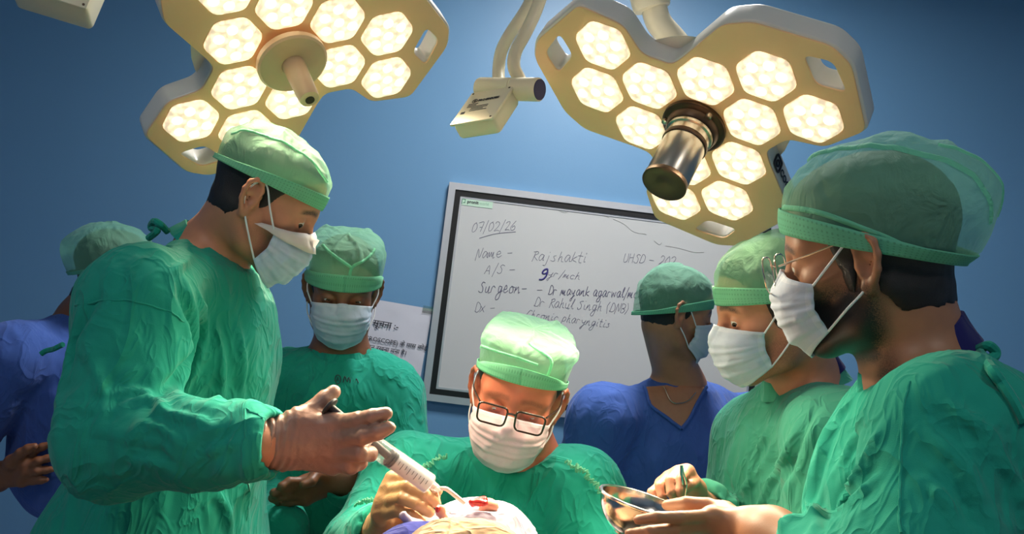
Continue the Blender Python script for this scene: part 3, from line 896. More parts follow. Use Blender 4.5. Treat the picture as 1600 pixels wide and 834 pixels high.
# ------------------------------------------------------------------ people: library
GREEN = srgb(22, 140, 104)
M['gown'] = fabric('green_gown_cotton', srgb(34, 148, 126), 0.45)
M['gown_light'] = fabric('light_green_gown_cotton', srgb(72, 160, 134), 0.45)
M['scrub'] = fabric('blue_scrub_cotton', srgb(72, 100, 172), 0.3)
M['navy_cloth'] = fabric('navy_undershirt', srgb(36, 36, 92), 0.2)
M['cap'] = cap_mat('green_nonwoven_cap', srgb(150, 216, 172), 0.52)
M['cap_dark'] = cap_mat('deep_green_nonwoven_cap', srgb(136, 204, 172), 0.56)
M['seam_cap'] = cap_mat('green_cap_seam', srgb(128, 214, 164), 0.08)
M['seam_cap_dark'] = cap_mat('deep_green_cap_seam', srgb(112, 204, 164), 0.12)
M['band'] = band_mat('green_cap_band', srgb(126, 204, 160))
M['band_dark'] = band_mat('deep_green_cap_band', srgb(104, 188, 152))
M['mask_bounce_tint'] = mask_mat('white_mask_bounce_tint', srgb(238, 202, 208))  # pink bounce light painted into the colour of a white mask
M['mask'] = mask_mat('pale_blue_mask', srgb(206, 218, 234))
M['loop'] = plain('white_elastic', srgb(225, 225, 228), 0.7)
M['hair'] = plain('black_hair', srgb(26, 20, 18), 0.5, nz=0.4, scale=300, bump=0.6)
M['latex_brown'] = latex('tan_latex_glove', srgb(154, 116, 100))
M['latex_yellow'] = latex('yellowish_latex_glove', srgb(206, 160, 112))
M['trousers'] = fabric('dark_trousers', srgb(40, 60, 90), 0.2)
M['shoe'] = plain('black_clog_rubber', srgb(30, 32, 36), 0.5)
M['gold'] = plain('thin_gold_wire', srgb(206, 196, 178), 0.25, 1.0)
M['glasses_dark'] = plain('dark_brown_acetate', srgb(52, 34, 26), 0.25)
M['lens_glass'] = glass_mat('spectacle_glass', (0.98, 0.97, 0.97, 1), 0.95)
M['tape'] = plain('white_surgical_tape', srgb(214, 200, 192), 0.7)
M['thread'] = plain('green_thread', srgb(104, 180, 142), 0.8)
M['eye'] = None
def eye_mat():
    t = NT('eyeball')
    sp = t.add('ShaderNodeSeparateXYZ'); t.link(t.coord('UV'), sp.inputs[0])
    c = t.ramp(sp.outputs[0], [(0.0, (0.005, 0.004, 0.004, 1)), (0.17, (0.01, 0.006, 0.004, 1)), (0.2, (0.06, 0.03, 0.015, 1)), (0.42, (0.05, 0.025, 0.012, 1)), (0.46, (0.62, 0.56, 0.52, 1))])
    t.base(c); t.set(Roughness=0.12); return t.m
M['eye'] = eye_mat()

class Head:
    """head frame: x towards the face, y to the person's left, z up; origin midway between the ears at eye level"""
    def __init__(s, pos, fwd, up, scale=1.0, jaw=1.0):
        x = unit(fwd); z = unit(np.asarray(up) - x * (np.asarray(up) @ x)); y = np.cross(z, x)
        s.R = np.stack([x, y, z], 1); s.p = np.asarray(pos, float); s.s = scale; s.slit = .003
    def w(s, P): return s.p + (np.asarray(P, float) * s.s) @ s.R.T
    def l(s, P): return ((np.asarray(P) - s.p) @ s.R) / s.s
    def ops(s, o, ears=True, eyes=True):
        C = lambda a, b, ra, rb=None, k=.015, sub=False: o.cap(s.w(a), s.w(b), ra * s.s, (ra if rb is None else rb) * s.s, k * s.s, sub)
        E = lambda c, r, k=.02, sub=False, R=np.eye(3): o.ell(s.w(c), np.asarray(r) * s.s, s.R @ R, k * s.s, sub)
        E((-.006, 0, .036), (.096, .074, .080))
        E((.034, 0, .034), (.060, .062, .062), .03)
        E((.030, 0, -.035), (.062, .058, .074), .03)
        for y in (-1, 1):
            C((.0, y * .054, -.045), (.020, y * .047, -.080), .019, .016, .03)
            C((.020, y * .047, -.080), (.072, y * .014, -.102), .016, .017, .025)
            E((.056, y * .044, -.022), (.024, .020, .018), .02)
            C((.088, y * .008, .016), (.070, y * .046, .018), .011, .010, .018)
        E((.078, 0, -.098), (.020, .022, .018), .02)
        E((.084, 0, -.064), (.018, .026, .022), .02)
        for y in (-1, 1):
            E((.101, y * .032, -.003), (.017, .016, .013), .012, True)
            E((.0795, y * .032, -.004), (.0150, .0155, .0135), .005)
        C((.093, 0, .006), (.114, 0, -.030), .008, .011, .012)
        E((.113, 0, -.033), (.013, .012, .010), .008)
        for y in (-1, 1):
            E((.103, y * .013, -.036), (.011, .008, .008), .006)
            if eyes: C((.0955, y * .023, -.0060), (.0895, y * .0455, -.0055), s.slit, s.slit * .8, .0015, True)
        if ears:
            for y in (-1, 1):
                a = math.radians(22)
                def ep(u, v, out):   # ear plane: u backward, v up, out sideways
                    return (.007 - u * math.cos(a), y * (.0725 + u * math.sin(a) + out), -.010 + v * 1.08)
                o.ell(s.w(ep(.012, 0, .002)), np.array([.016, .0045, .029]) * s.s, s.R @ np.array([[-math.cos(a), math.sin(a), 0], [y * math.sin(a), y * math.cos(a), 0], [0, 0, 1]]), .006 * s.s)
                o.ell(s.w(ep(.010, -.004, .008)), np.array([.009, .006, .013]) * s.s, s.R, .005 * s.s, True)
                hx = [ep(.000, .006, .004), ep(.000, .018, .006), ep(.006, .029, .008), ep(.017, .031, .009), ep(.026, .022, .010), ep(.028, .008, .010), ep(.024, -.008, .009), ep(.015, -.022, .006)]
                for i in range(len(hx) - 1): C(hx[i], hx[i + 1], .0042, .0042, .004)
                E(ep(.008, -.027, .003), (.009, .005, .009), .006)
                C(ep(-.001, -.002, .003), ep(.002, -.010, .004), .0045, .004, .004)
        return o
    def neck(s, o, base, r0=.054, r1=.060):
        o.cap(s.w((-.022, 0, -.045)), base, r0 * s.s, r1 * s.s, .03)
        return o

def stubble_field(L, beard, brow):
    """where the skin carries hair: brows, sideburns and beard, in head coordinates"""
    x, y, z = L[:, 0], np.abs(L[:, 1]), L[:, 2]
    sm = lambda a, b, v: np.clip((v - a) / (b - a), 0, 1)
    jaw = sm(-.030, -.055, z) * sm(-.005, .015, x) * sm(-.140, -.125, z) * sm(.2, .3, np.full_like(x, 1.0))
    cheek = sm(.040, .060, y) * sm(.075, .055, x) * sm(-.020, -.050, z)
    out = beard * np.maximum(jaw * sm(.03, .0, np.abs(z + .085) - .035), cheek * sm(-.02, .01, x))
    line = .0235 - .35 * np.maximum(y - .030, 0) + .15 * np.minimum(y - .012, 0)
    br = sm(.0065, .0025, np.abs(z - line)) * sm(.008, .013, y) * sm(.056, .048, y) * sm(.045, .055, x)
    return np.maximum(out, brow * br)

def hand_ops(o, wrist, fingers, thumb, r=1.0, kf=.0035):
    """wrist point, four finger chains [knuckle, joint, joint, tip] and a thumb chain [base, joint, joint, tip]"""
    wrist = np.asarray(wrist, float)
    kn = [np.asarray(f[0], float) for f in fingers]
    side = unit(kn[-1] - kn[0])
    for i, k in enumerate(kn):
        o.cap(wrist + side * (i - 1.5) * .011 * r, k, .0155 * r, .0118 * r, .014)
    o.cap(kn[0], kn[-1], .0105 * r, .0100 * r, .012)
    o.cap(wrist * .55 + kn[1] * .45, wrist * .5 + kn[2] * .5, .015 * r, .014 * r, .012)
    t = [np.asarray(p, float) for p in thumb]
    o.cap(wrist, t[0], .017 * r, .0155 * r, .014)
    o.cap(t[0], kn[0], .012 * r, .009 * r, .012)
    for ch, ra in [(f, (.0102, .0092, .0085, .0070)) for f in fingers] + [(t, (.0150, .0112, .0104, .0082))]:
        ch = [np.asarray(p, float) for p in ch]
        for i in range(3):
            o.cap(ch[i], ch[i + 1], ra[i] * r, ra[i + 1] * r, kf + (.004 if i == 0 else 0))
    return o

def mesh_sdf(o, h, post=None, margin=None):
    lo, hi = o.bounds()
    fn = (lambda P: o.ev(P)) if post is None else (lambda P: post(P, o.ev(P)))
    return isosurface(fn, lo - .01, hi + .01, h)

def cap_shape(H, zf, zb, height, n=2.2, puff=.04, front=.5, tip=None, bandh=.03, tuck_back=.0, droop=0.0, droop_z=0.0, top=(-.01, 0), square=2.0, seed=0, wr=.004, rx=.109, ry=.087, ridge=None):
    """cap grid in head coordinates: hem ring to crown"""
    nt, nf = 120, 44; V = []; UV = []
    th = np.linspace(0, 2 * math.pi, nt, endpoint=False)
    c, s_ = np.cos(th), np.sin(th)
    q = (np.abs(c) ** square + np.abs(s_) ** square) ** (-1 / square)
    rows = np.linspace(0, 1, nf)
    G = np.zeros((nf, nt, 3))
    for j, t in enumerate(rows):
        ph = max(0.0, (t - .10) / .90) * math.pi / 2
        rad = max(math.cos(ph), 0.0) ** (2 / n) if ph > 0 else 1.0
        zz = math.sin(ph) ** (2 / n) if ph > 0 else 0.0
        up = min(t / .10, 1.0) * .012
        pf = puff * (front + (1 - front) * (1 - c) / 2)
        bl = 1 + pf * math.sin(min(1, zz * 1.0) * math.pi) * 1.2 + pf * .4 * min(1, t / .15) * (1 - zz)
        sq = 1 + (q - 1) * min(1.0, zz * 1.5)
        hem = (zf + zb) / 2 + (zf - zb) / 2 * c
        x = -.004 + top[0] * zz + rx * c * rad * bl * sq; y = top[1] * zz + ry * s_ * rad * bl * sq
        back = np.clip(-c, 0, 1)
        bulge = math.sin(min(1, t / .75) * math.pi)
        x = x - droop * back * bulge
        tuck = 1 - tuck_back * back * (1 - min(1.0, t / .14)) ** 1.5; x = x * tuck; y = y * tuck
        ztop = height - droop_z * back * (1 - rad)
        z = hem * (1 - zz) + ztop * zz + up * (1 - zz) - droop_z * back * bulge
        G[j, :, 0] = x; G[j, :, 1] = y; G[j, :, 2] = z
    P = G.reshape(-1, 3)
    ctr = np.array([-.01, 0, height * .4])
    dirv = (P - ctr) / np.linalg.norm(P - ctr, axis=1)[:, None]
    hem0 = G[0, :, 2]; tb = next((rows[j] for j in range(nf) if (G[j, :, 2] - hem0).mean() > bandh), .25)
    w = np.repeat(np.clip((rows - tb) / .16, 0, 1), nt)
    off = np.array([seed * 3.1, seed * 1.7, seed * 2.3])
    warp = np.stack([perlin(P * 14 + off + 9), perlin(P * 14 + off + 31), perlin(P * 14 + off + 57)], 1) * .5
    d = wr * ridged(P * np.array([16, 16, 9]) + warp + off) + wr * .7 * perlin(P * 22 + off) + wr * .5 * ridged(P * 34 + warp * 2 + off)
    # gathers running up from the hem
    gath = np.tile(np.sin(th * 23 + seed), nf) * np.repeat(np.exp(-((rows - .16) / .10) ** 2), nt) * wr * .28
    P = P + dirv * ((d + gath) * w)[:, None]
    if ridge:
        for (a, b, wd, am) in ridge:      # folded seam lines: plane through a, normal b
            dd = np.abs((P - np.asarray(a)) @ unit(b)); P = P + dirv * (am * np.exp(-(dd / wd) ** 2) * w)[:, None]
    for (tp, rr_, am) in (tip or []):    # peaked corners
        dd = np.linalg.norm(P - np.asarray(tp), axis=1); P = P + unit(np.asarray(tp) - ctr) * (am * np.exp(-(dd / rr_) ** 2))[:, None]
    F = []
    for j in range(nf - 1):
        for i in range(nt):
            k = (i + 1) % nt; F.append((j * nt + i, j * nt + k, (j + 1) * nt + k, (j + 1) * nt + i))
    return P, np.array(F), nt, nf, G

def make_cap(H, person, mat='cap', band='band', bandh=.030, seams=(), **kw):
    P, F, nt, nf, G = cap_shape(H, bandh=bandh, **kw)
    cap = obj('surgical_cap', H.w(P), F, M[mat], person)
    # folded lower band: follows the lowest part of the cap, a little outside it
    hem = G[0, :, 2]; jb = next((j for j in range(nf) if (G[j, :, 2] - hem).mean() > bandh), 8)
    V = []; uv = []
    for j in range(jb + 1):
        sfac = (.35 + .65 * (1 + np.cos(np.linspace(0, 2 * math.pi, nt, endpoint=False))) / 2) * j; j0 = np.minimum(sfac.astype(int), nf - 2); fr = (sfac - j0)[:, None]; ii = np.arange(nt)
        ring = G[j0, ii] * (1 - fr) + G[j0 + 1, ii] * fr; ring = np.concatenate([ring, ring[:1]])
        rad = np.linalg.norm(ring[:, :2], axis=1)[:, None]
        ring[:, :2] *= 1 + .0022 / rad
        ring[:, 2] -= .0015 * (j == 0)
        V.append(ring); uv += [(i / nt, j / jb) for i in range(nt + 1)]
    V = np.concatenate(V)
    V[:, :2] *= (1 + .008 * np.clip(perlin(V * 40 + kw.get('seed', 0)), 0, 1)[:, None])
    rows = jb + 1
    Fb = np.array([(j * (nt + 1) + i, j * (nt + 1) + i + 1, (j + 1) * (nt + 1) + i + 1, (j + 1) * (nt + 1) + i) for j in range(rows - 1) for i in range(nt)])
    ob = obj('cap_band', H.w(V), Fb, M[band], cap, uv=uv)
    md = ob.modifiers.new('thickness', 'SOLIDIFY'); md.thickness = .0016; md.offset = 1
    A = P.reshape(nf, nt, 3); ctr = np.array([-.01, 0, kw['height'] * .4])
    for path, wd in seams:        # doubled, stitched seam strips lying on the cap
        S = smooth_path([np.array([a, b_, 0.0]) for a, b_ in path], 8); L = []
        for q in S:
            fi = (q[0] % 360) / 360 * nt; fj = np.clip(q[1], 0, 1) * (nf - 1); i0 = int(fi) % nt; j0 = min(int(fj), nf - 2); a_, b_ = fi - int(fi), fj - j0
            L.append((A[j0, i0] * (1 - a_) + A[j0, (i0 + 1) % nt] * a_) * (1 - b_) + (A[j0 + 1, i0] * (1 - a_) + A[j0 + 1, (i0 + 1) % nt] * a_) * b_)
        L = np.array(L); Vs = []
        for k in range(len(L)):
            tn = unit(L[min(k + 1, len(L) - 1)] - L[max(k - 1, 0)]); nn = unit(L[k] - ctr); sd = unit(np.cross(tn, nn)); nn = np.cross(sd, tn)
            Vs += [L[k] - sd * wd / 2 + nn * .0004, L[k] - sd * wd * .25 + nn * .0026, L[k] + sd * wd * .25 + nn * .0026, L[k] + sd * wd / 2 + nn * .0004]
        Fs = np.array([(k * 4 + m_, k * 4 + m_ + 1, (k + 1) * 4 + m_ + 1, (k + 1) * 4 + m_) for k in range(len(L) - 1) for m_ in range(3)])
        obj('cap_seam', H.w(Vs), Fs, M['seam_' + mat], cap)
    return cap

def make_mask(H, person, sdf, mat='mask', drop=0.0, seed=0, tall=1.0, wide=1.0, edge=.010, loops=True, crumple=.0022, loop_sides=(-1, 1)):
    nu, nv = 61, 41
    u = np.linspace(-1, 1, nu); v = np.linspace(0, 1, nv)
    ctl_v = [0, .22, .48, .75, 1.0]
    cx = np.interp(v, ctl_v, [.108, .131, .129, .120, .094]); cz = np.interp(v, ctl_v, [-.008, -.034, -.064, -.094, -.122]) * tall - drop
    ex = np.interp(v, [0, .5, 1], [.040 + edge, .044 + edge, .034 + edge]); ey = np.interp(v, [0, .5, 1], [.068, .068, .058]) * wide; ez = np.interp(v, [0, 1], [-.026, -.088]) * tall - drop
    P = np.zeros((nv, nu, 3)); UV = np.zeros((nv, nu, 2))
    au = np.abs(u)
    for j in range(nv):
        P[j, :, 0] = ex[j] + (cx[j] - ex[j]) * (1 - au ** 1.9)
        P[j, :, 1] = np.sign(u) * ey[j] * np.sin(au * math.pi / 2) ** .95
        P[j, :, 2] = cz[j] + (ez[j] - cz[j]) * au ** 1.6
        UV[j, :, 0] = (u + 1) / 2; UV[j, :, 1] = v[j]
    Q = P.reshape(-1, 3)
    def push(Q, gap):
        for _ in range(4):
            W = H.w(Q); d = sdf.ev(W) / H.s
            e = .004; g = np.stack([sdf.ev(W + H.R[:, i] * e) - sdf.ev(W - H.R[:, i] * e) for i in range(3)], 1)
            g /= np.linalg.norm(g, axis=1)[:, None] + 1e-9
            m = np.clip(gap - d, 0, .02)
            Q = Q + g * m[:, None]
        return Q
    Q = push(Q, .0035)
    A = Q.reshape(nv, nu, 3)
    du = np.gradient(A, axis=1); dv = np.gradient(A, axis=0); N = np.cross(du, dv); N /= np.linalg.norm(N, axis=2)[..., None] + 1e-9
    if (N[nv // 2, nu // 2] @ np.array([1, 0, 0])) < 0: N = -N
    amp = (1 - np.abs(u) ** 3)[None, :]
    vv = v[:, None]
    pleat = sum(1.0 * .0024 * np.clip(1 - np.abs(vv - (c + .05)) / .055, 0, 1) - .0008 * np.clip(1 - np.abs(vv - c) / .03, 0, 1) for c in (.30, .52, .74))
    gather = .0012 * np.sin(vv * 2 * math.pi * 4.5) * (np.abs(u)[None, :] ** 4)
    nz = crumple * (ridged(np.concatenate([A.reshape(-1, 3) * 28 + seed * 7], 0)).reshape(nv, nu) + perlin(A.reshape(-1, 3) * 60 + seed).reshape(nv, nu))
    A = A + N * (pleat * amp + gather + np.clip(nz, -.003, .006) * (1 - np.abs(u)[None, :] ** 6))[..., None]
    F = np.array([(j * nu + i, j * nu + i + 1, (j + 1) * nu + i + 1, (j + 1) * nu + i) for j in range(nv - 1) for i in range(nu - 1)])
    mo = obj('face_mask', H.w(A.reshape(-1, 3)), F, M[mat], person, uv=UV.reshape(-1, 2))
    md = mo.modifiers.new('thickness', 'SOLIDIFY'); md.thickness = .0012; md.offset = 0
    if loops:
        for sgn in loop_sides:
            i = 0 if sgn < 0 else nu - 1
            a = A[1, i]; b = A[nv - 2, i]
            e0 = np.array([.008, sgn * .0815, .022]); e1 = np.array([-.009, sgn * .084, .016]); e2 = np.array([-.013, sgn * .083, -.012]); e3 = np.array([.001, sgn * .080, -.037])
            mid0 = (a * .5 + e0 * .5) + np.array([0, sgn * .006, 0]); mid1 = (b * .5 + e3 * .5) + np.array([0, sgn * .006, 0])
            pts = smooth_path([a, mid0, e0, e1, e2, e3, mid1, b], 6)
            MB().tube([H.w(p) for p in pts], .0016, 6).build('ear_loop', M['loop'], mo)
    return mo, A

def make_hair(H, person, sdf, nape=-.070, side=.006, front=.075, mat='hair', thick=.006):
    def post(P, D):
        L = H.l(P); x, z, y = L[:, 0], L[:, 2], np.abs(L[:, 1])
        line = np.interp(x, [-.12, -.03, -.006, .002, .016, .026, .038, .052, .08], [nape, nape + .006, -.040, .016, side - .028, side - .02, .020, .045, front])
        n = .0022 * perlin(P * np.array([90, 90, 26]))
        e = z - line + .006 * perlin(P * 60)
        return np.maximum(D - thick * H.s * np.clip(.12 + e / .028, 0, 1) + n * np.clip(e / .02, 0, 1), -e * .7)
    c = H.p
    V, F = isosurface(lambda P: post(P, sdf.ev(P)), c - .14, c + .14, .0042)
    # drop the part that would cover the ears
    return obj('hair', V, F, M['hair'], person)

def make_eyes(H, person, gaze):
    for y in (-1, 1):
        c = np.array([.0795, y * .032, -.004]); g = unit(np.asarray(gaze)); x, yy = perp(g)
        n = 14; V = []; uv = []; F = []; r = .0138
        for i in range(n + 1):
            a = math.pi * .62 * i / n
            for j in range(20):
                b = 2 * math.pi * j / 20
                V.append(c + r * (g * math.cos(a) + (x * math.cos(b) + yy * math.sin(b)) * math.sin(a))); uv.append((a / 1.1, j / 20))
        for i in range(n):
            for j in range(20): F.append((i * 20 + j, i * 20 + (j + 1) % 20, (i + 1) * 20 + (j + 1) % 20, (i + 1) * 20 + j))
        obj('eye', H.w(V), np.array(F), M['eye'], person, uv=uv)

def torso_ops(o, nb, pel, fw, sh, arms, girth=1.0, kt=.07, skirt=True, knee=None):
    """gown volume: trunk, shoulders, sleeves; nb neck base, pel pelvis, fw facing, sh = (left, right) shoulders"""
    t = unit(nb - pel); f = unit(np.asarray(fw) - t * (np.asarray(fw) @ t)); sd = np.cross(t, f)
    R = np.stack([f, sd, t], 1); L = np.linalg.norm(nb - pel)
    o.ell(nb - t * .20 + f * .005, (.122 * girth, .165 * girth, .20), R, kt)
    o.ell(nb - t * .40 + f * .012, (.128 * girth, .162 * girth, .20), R, kt)
    o.ell(pel, (.135 * girth, .175 * girth, .19), R, kt)
    for s_ in sh:
        o.cap(nb - t * .035, np.asarray(s_) + t * .005, .056, .070, .05)
    if skirt:
        for k in (-1, 1):
            b = pel + sd * k * .07; e = np.array([b[0], b[1], .34]) if knee is None else knee + sd * k * .10
            o.cap(b, e, .135 * girth, .150 * girth, .12)
            if knee is not None: o.cap(e, np.array([e[0], e[1], .30]) + f * .02, .14, .12, .06)
    for a in arms:
        P, rr = a
        for i in range(len(P) - 1): o.cap(P[i], P[i + 1], rr[i], rr[i + 1], .045 if i == 0 else .025)
    return R

def ray_hit(o, px, py, d0=.5, d1=2.6):
    ds = np.linspace(d0, d1, 500); P = np.array([at(px, py, d) for d in ds]); D = o.ev(P, .06)
    k = np.nonzero(D < 0)[0]
    return P[k[0]] if len(k) else None
def strokes_on(o, strokes):
    out = []
    for pts, w, am in strokes:
        S = smooth_path([np.array([a, b, 0.0]) for a, b in pts], 5)
        H_ = [ray_hit(o, q[0], q[1]) for q in S]; H_ = [q for q in H_ if q is not None]
        if len(H_) > 1: out.append((np.array(H_), w, am))
    return out
def cloth_mesh(o, h, seed, amp=.006, post=None, arms=(), drape=(0, 0, 1), fine=1.0, strokes=()):
    V, F = mesh_sdf(o, h, post)
    V = relax(V, F, 2, .5); N = normals(V, F)
    off = seed * 11.3
    warp = np.stack([perlin(V * 6 + off), perlin(V * 6 + off + 40), perlin(V * 6 + off + 80)], 1)
    dz = unit(drape); Vs = V - (V @ dz)[:, None] * dz * .62
    d = amp * (ridged(Vs * 8 + warp * .8 + off) * .8 + .6 * perlin(V * 11 + off + 5)) + amp * .42 * fine * ridged(Vs * 21 + warp * 1.4 + off)
    # ring-like creases round the sleeves, strongest at elbow and wrist
    for P, rr in arms:
        for i in range(len(P) - 1):
            a, b = np.asarray(P[i]), np.asarray(P[i + 1]); ab = b - a; L2 = ab @ ab; L = math.sqrt(L2)
            t = ((V - a) @ ab) / L2
            dist = np.linalg.norm(V - a - np.clip(t, 0, 1)[:, None] * ab, axis=1)
            m = np.clip(1 - (dist - max(rr) * .9) / .04, 0, 1) * ((t > -.1) & (t < 1.1))
            side = (V - a) @ perp(ab / L)[0]; side2 = (V - a) @ perp(ab / L)[1]
            ph = t * L * 105 + 3.4 * perlin(V * 11 + off + i) + side * 26 + side2 * 14
            cc = np.sin(ph); wgt = (t ** 2 if i == 0 else np.maximum((1 - np.clip(t, 0, 1)) ** 2, .35 + .65 * np.clip(t, 0, 1) ** 3))
            d = d + m * wgt * amp * .34 * (np.abs(cc) * 1.4 - .7)
    for S, w, am in strokes_on(o, strokes):
        w = w * .8
        ix = np.nonzero((np.abs(V - (S.min(0) + S.max(0)) / 2) < (S.max(0) - S.min(0)) / 2 + 4 * w).all(1))[0]
        if not len(ix): continue
        p_ = V[ix]; best = np.full(len(ix), 9.0); tt = np.zeros(len(ix)); n_ = len(S) - 1
        for i in range(n_):
            a, b = S[i], S[i + 1]; ab = b - a; t = np.clip(((p_ - a) @ ab) / (ab @ ab + 1e-12), 0, 1)
            dd = np.linalg.norm(p_ - a - t[:, None] * ab, axis=1); m = dd < best; best[m] = dd[m]; tt[m] = (i + t[m]) / n_
        env = np.sin(np.clip(tt, .02, .98) * math.pi) ** .6
        d[ix] += 1.7 * am * env * (1.5 * np.exp(-(best / w) ** 2) - .7 * np.exp(-(best / (2.3 * w)) ** 2))
    V = V + N * d[:, None]
    return V, F

def legs(person, pel, fw, name='trousers', seated=None, mat='trousers', wide=1.0):
    f = unit(np.array([fw[0], fw[1], 0.0])); sd = np.array([-f[1], f[0], 0.0])
    o = Sdf()
    feet = []
    for k in (-1, 1):
        hip = pel + sd * k * .085
        if seated is None:
            an = np.array([hip[0], hip[1], .09]) + sd * k * .02; kn = (hip + an) / 2 + f * .02
        else:
            kn = hip + f * .40 - np.array([0, 0, .02]) + sd * k * .12; an = np.array([kn[0], kn[1], .09]) - f * .05
        o.cap(hip, kn, .085 * wide, .062 * wide, .03); o.cap(kn, an, .062 * wide, .05 * wide, .03); feet.append(an)
    V, F = mesh_sdf(o, .014)
    V = V + normals(V, F) * (.004 * ridged(V * np.array([14, 14, 7])))[:, None]
    obj(name, V, F, M[mat], person)
    for an in feet:
        s = Sdf(); s.cap(an - f * .05 - np.array([0, 0, .045]), an + f * .14 - np.array([0, 0, .052]), .045, .036, .03); s.cap(an - np.array([0, 0, .04]), an + np.array([0, 0, .01]), .045, .04, .03)
        V, F = mesh_sdf(s, .012, lambda P, D: np.maximum(D, .002 - P[:, 2]))
        obj('shoe', V, F, M['shoe'], person)

def collar(person, H, nb, ndir, fw, rx, ry, hgt, mat, tilt=0.0, name='collar_band', parent=None):
    n = unit(ndir); f = unit(np.asarray(fw) - n * (np.asarray(fw) @ n)); s_ = np.cross(n, f)
    rows = []
    for dr, dz in ((.010, -.012), (.005, .0), (.001, hgt * .5), (-.002, hgt), (-.006, hgt + .001), (-.007, hgt - .006), (-.004, 0)):
        ring = []
        for k in range(64):
            a = 2 * math.pi * k / 64
            wob = .0018 * math.sin(5 * a + 1) + .0012 * math.sin(11 * a)
            ring.append(np.asarray(nb) + f * math.cos(a) * (rx + dr + wob) + s_ * math.sin(a) * (ry + dr + wob) + n * (dz - tilt * math.cos(a)))
        rows.append(ring)
    return MB().loft(rows, False).build(name, M[mat], person if parent is None else parent)

def body(name_label, H, neck_base, core, hands, skin_mat, beard=0.0, brow=1.0, h=.0031, extra=None, origin=None, neck_r=(.054, .060)):
    """head, neck, slim trunk, arms and hands in one continuous skin"""
    o = Sdf()
    H.ops(o); H.neck(o, neck_base, *neck_r)
    for ch, rr in core:
        for i in range(len(ch) - 1): o.cap(ch[i], ch[i + 1], rr[i], rr[i + 1], .03)
    for fn in hands: fn(o)
    V, F = mesh_sdf(o, h)
    p = obj('person', V, F, skin_mat, origin=origin if origin is not None else (neck_base[0], neck_base[1], 0.0), label=name_label, cat='person', group='operating team')
    st = stubble_field(H.l(V), beard, brow) * (np.linalg.norm(H.l(V), axis=1) < .2)
    at_ = p.data.attributes.new('stubble', 'FLOAT', 'POINT'); at_.data.foreach_set('value', st.astype(np.float32))
    ho = Sdf(); H.ops(ho, ears=False, eyes=False); H.neck(ho, neck_base, *neck_r)
    return p, ho
def cut_cavity(o, a, b, ra, rb): o.cap(a, b, ra, rb, .006, True)

def make_glasses(H, person, w=.052, hgt=.036, rim=.0016, shape=.4, mat='gold', temple_r=.0013, drop=0.0, fwd=.0, temple_y=.083):
    g = empty('glasses', H.w((.10, 0, 0))); g.location = Vector(H.w((.10, 0, 0)) - ORG[person.name]); g.parent = person
    ORG[g.name] = H.w((.10, 0, 0)); x0 = .112 + fwd
    def lensloop(y):
        k = [( -1, -1), (1, -1), (1, 1), (-1, 1)]
        P = fillet([(a * w / 2 * (0.9 if b < 0 else 1), b * hgt / 2) for a, b in k], hgt * shape, 6)
        return [np.array([x0 - .10 * (abs(y + p[0]) ** 2) * 4, y + p[0], p[1] - .004 - drop]) for p in P]
    for y in (-1, 1):
        L = lensloop(y * .034)
        MB().tube([H.w(p) for p in L + [L[0]]], rim, 8).build('rim', M[mat], g)
        c = np.mean(L, axis=0); mb = MB()
        V = [H.w(p) for p in L] + [H.w(c)]; n = len(L)
        mb.add(V, [(i, (i + 1) % n, n) for i in range(n)]); mb.build('lens', M['lens_glass'], g)
        hp = np.array([x0 - .022, y * (.034 + w / 2), .006 - drop])
        pts = smooth_path([hp, np.array([.06, y * .080, .012 - drop * .5]), np.array([.011, y * temple_y, .020]), np.array([-.001, y * temple_y, .016]), np.array([-.015, y * (temple_y - .003), -.014])], 6)
        MB().tube([H.w(p) for p in pts], temple_r, 6).build('temple', M[mat], g)
    br = smooth_path([np.array([x0, -.034 + w / 2 - .002, .004 - drop]), np.array([x0 + .003, 0, .007 - drop]), np.array([x0, .034 - w / 2 + .002, .004 - drop])], 5)
    MB().tube([H.w(p) for p in br], rim * 1.1, 8).build('bridge', M[mat], g)
    return g

# ------------------------------------------------------------------ the team
def head_at(loc, px, py, d, fwd, up, scale=1.0):
    H = Head((0, 0, 0), fwd, up, scale); H.p = at(px, py, d) - (np.asarray(loc) * scale) @ H.R.T; return H
def A3(*rows): return [at(*r) for r in rows]
def arm_core(sh, el, wr): return ([sh, el, wr], [.036, .033, .025])

SK = {k: skin('skin_' + k, c, srgb(24, 18, 16)) for k, c in dict(warm=srgb(196, 132, 100), brown=srgb(162, 112, 82), dark=srgb(112, 72, 54), ruddy=srgb(204, 112, 82), tan=srgb(182, 124, 92), deep=srgb(132, 82, 54)).items()}

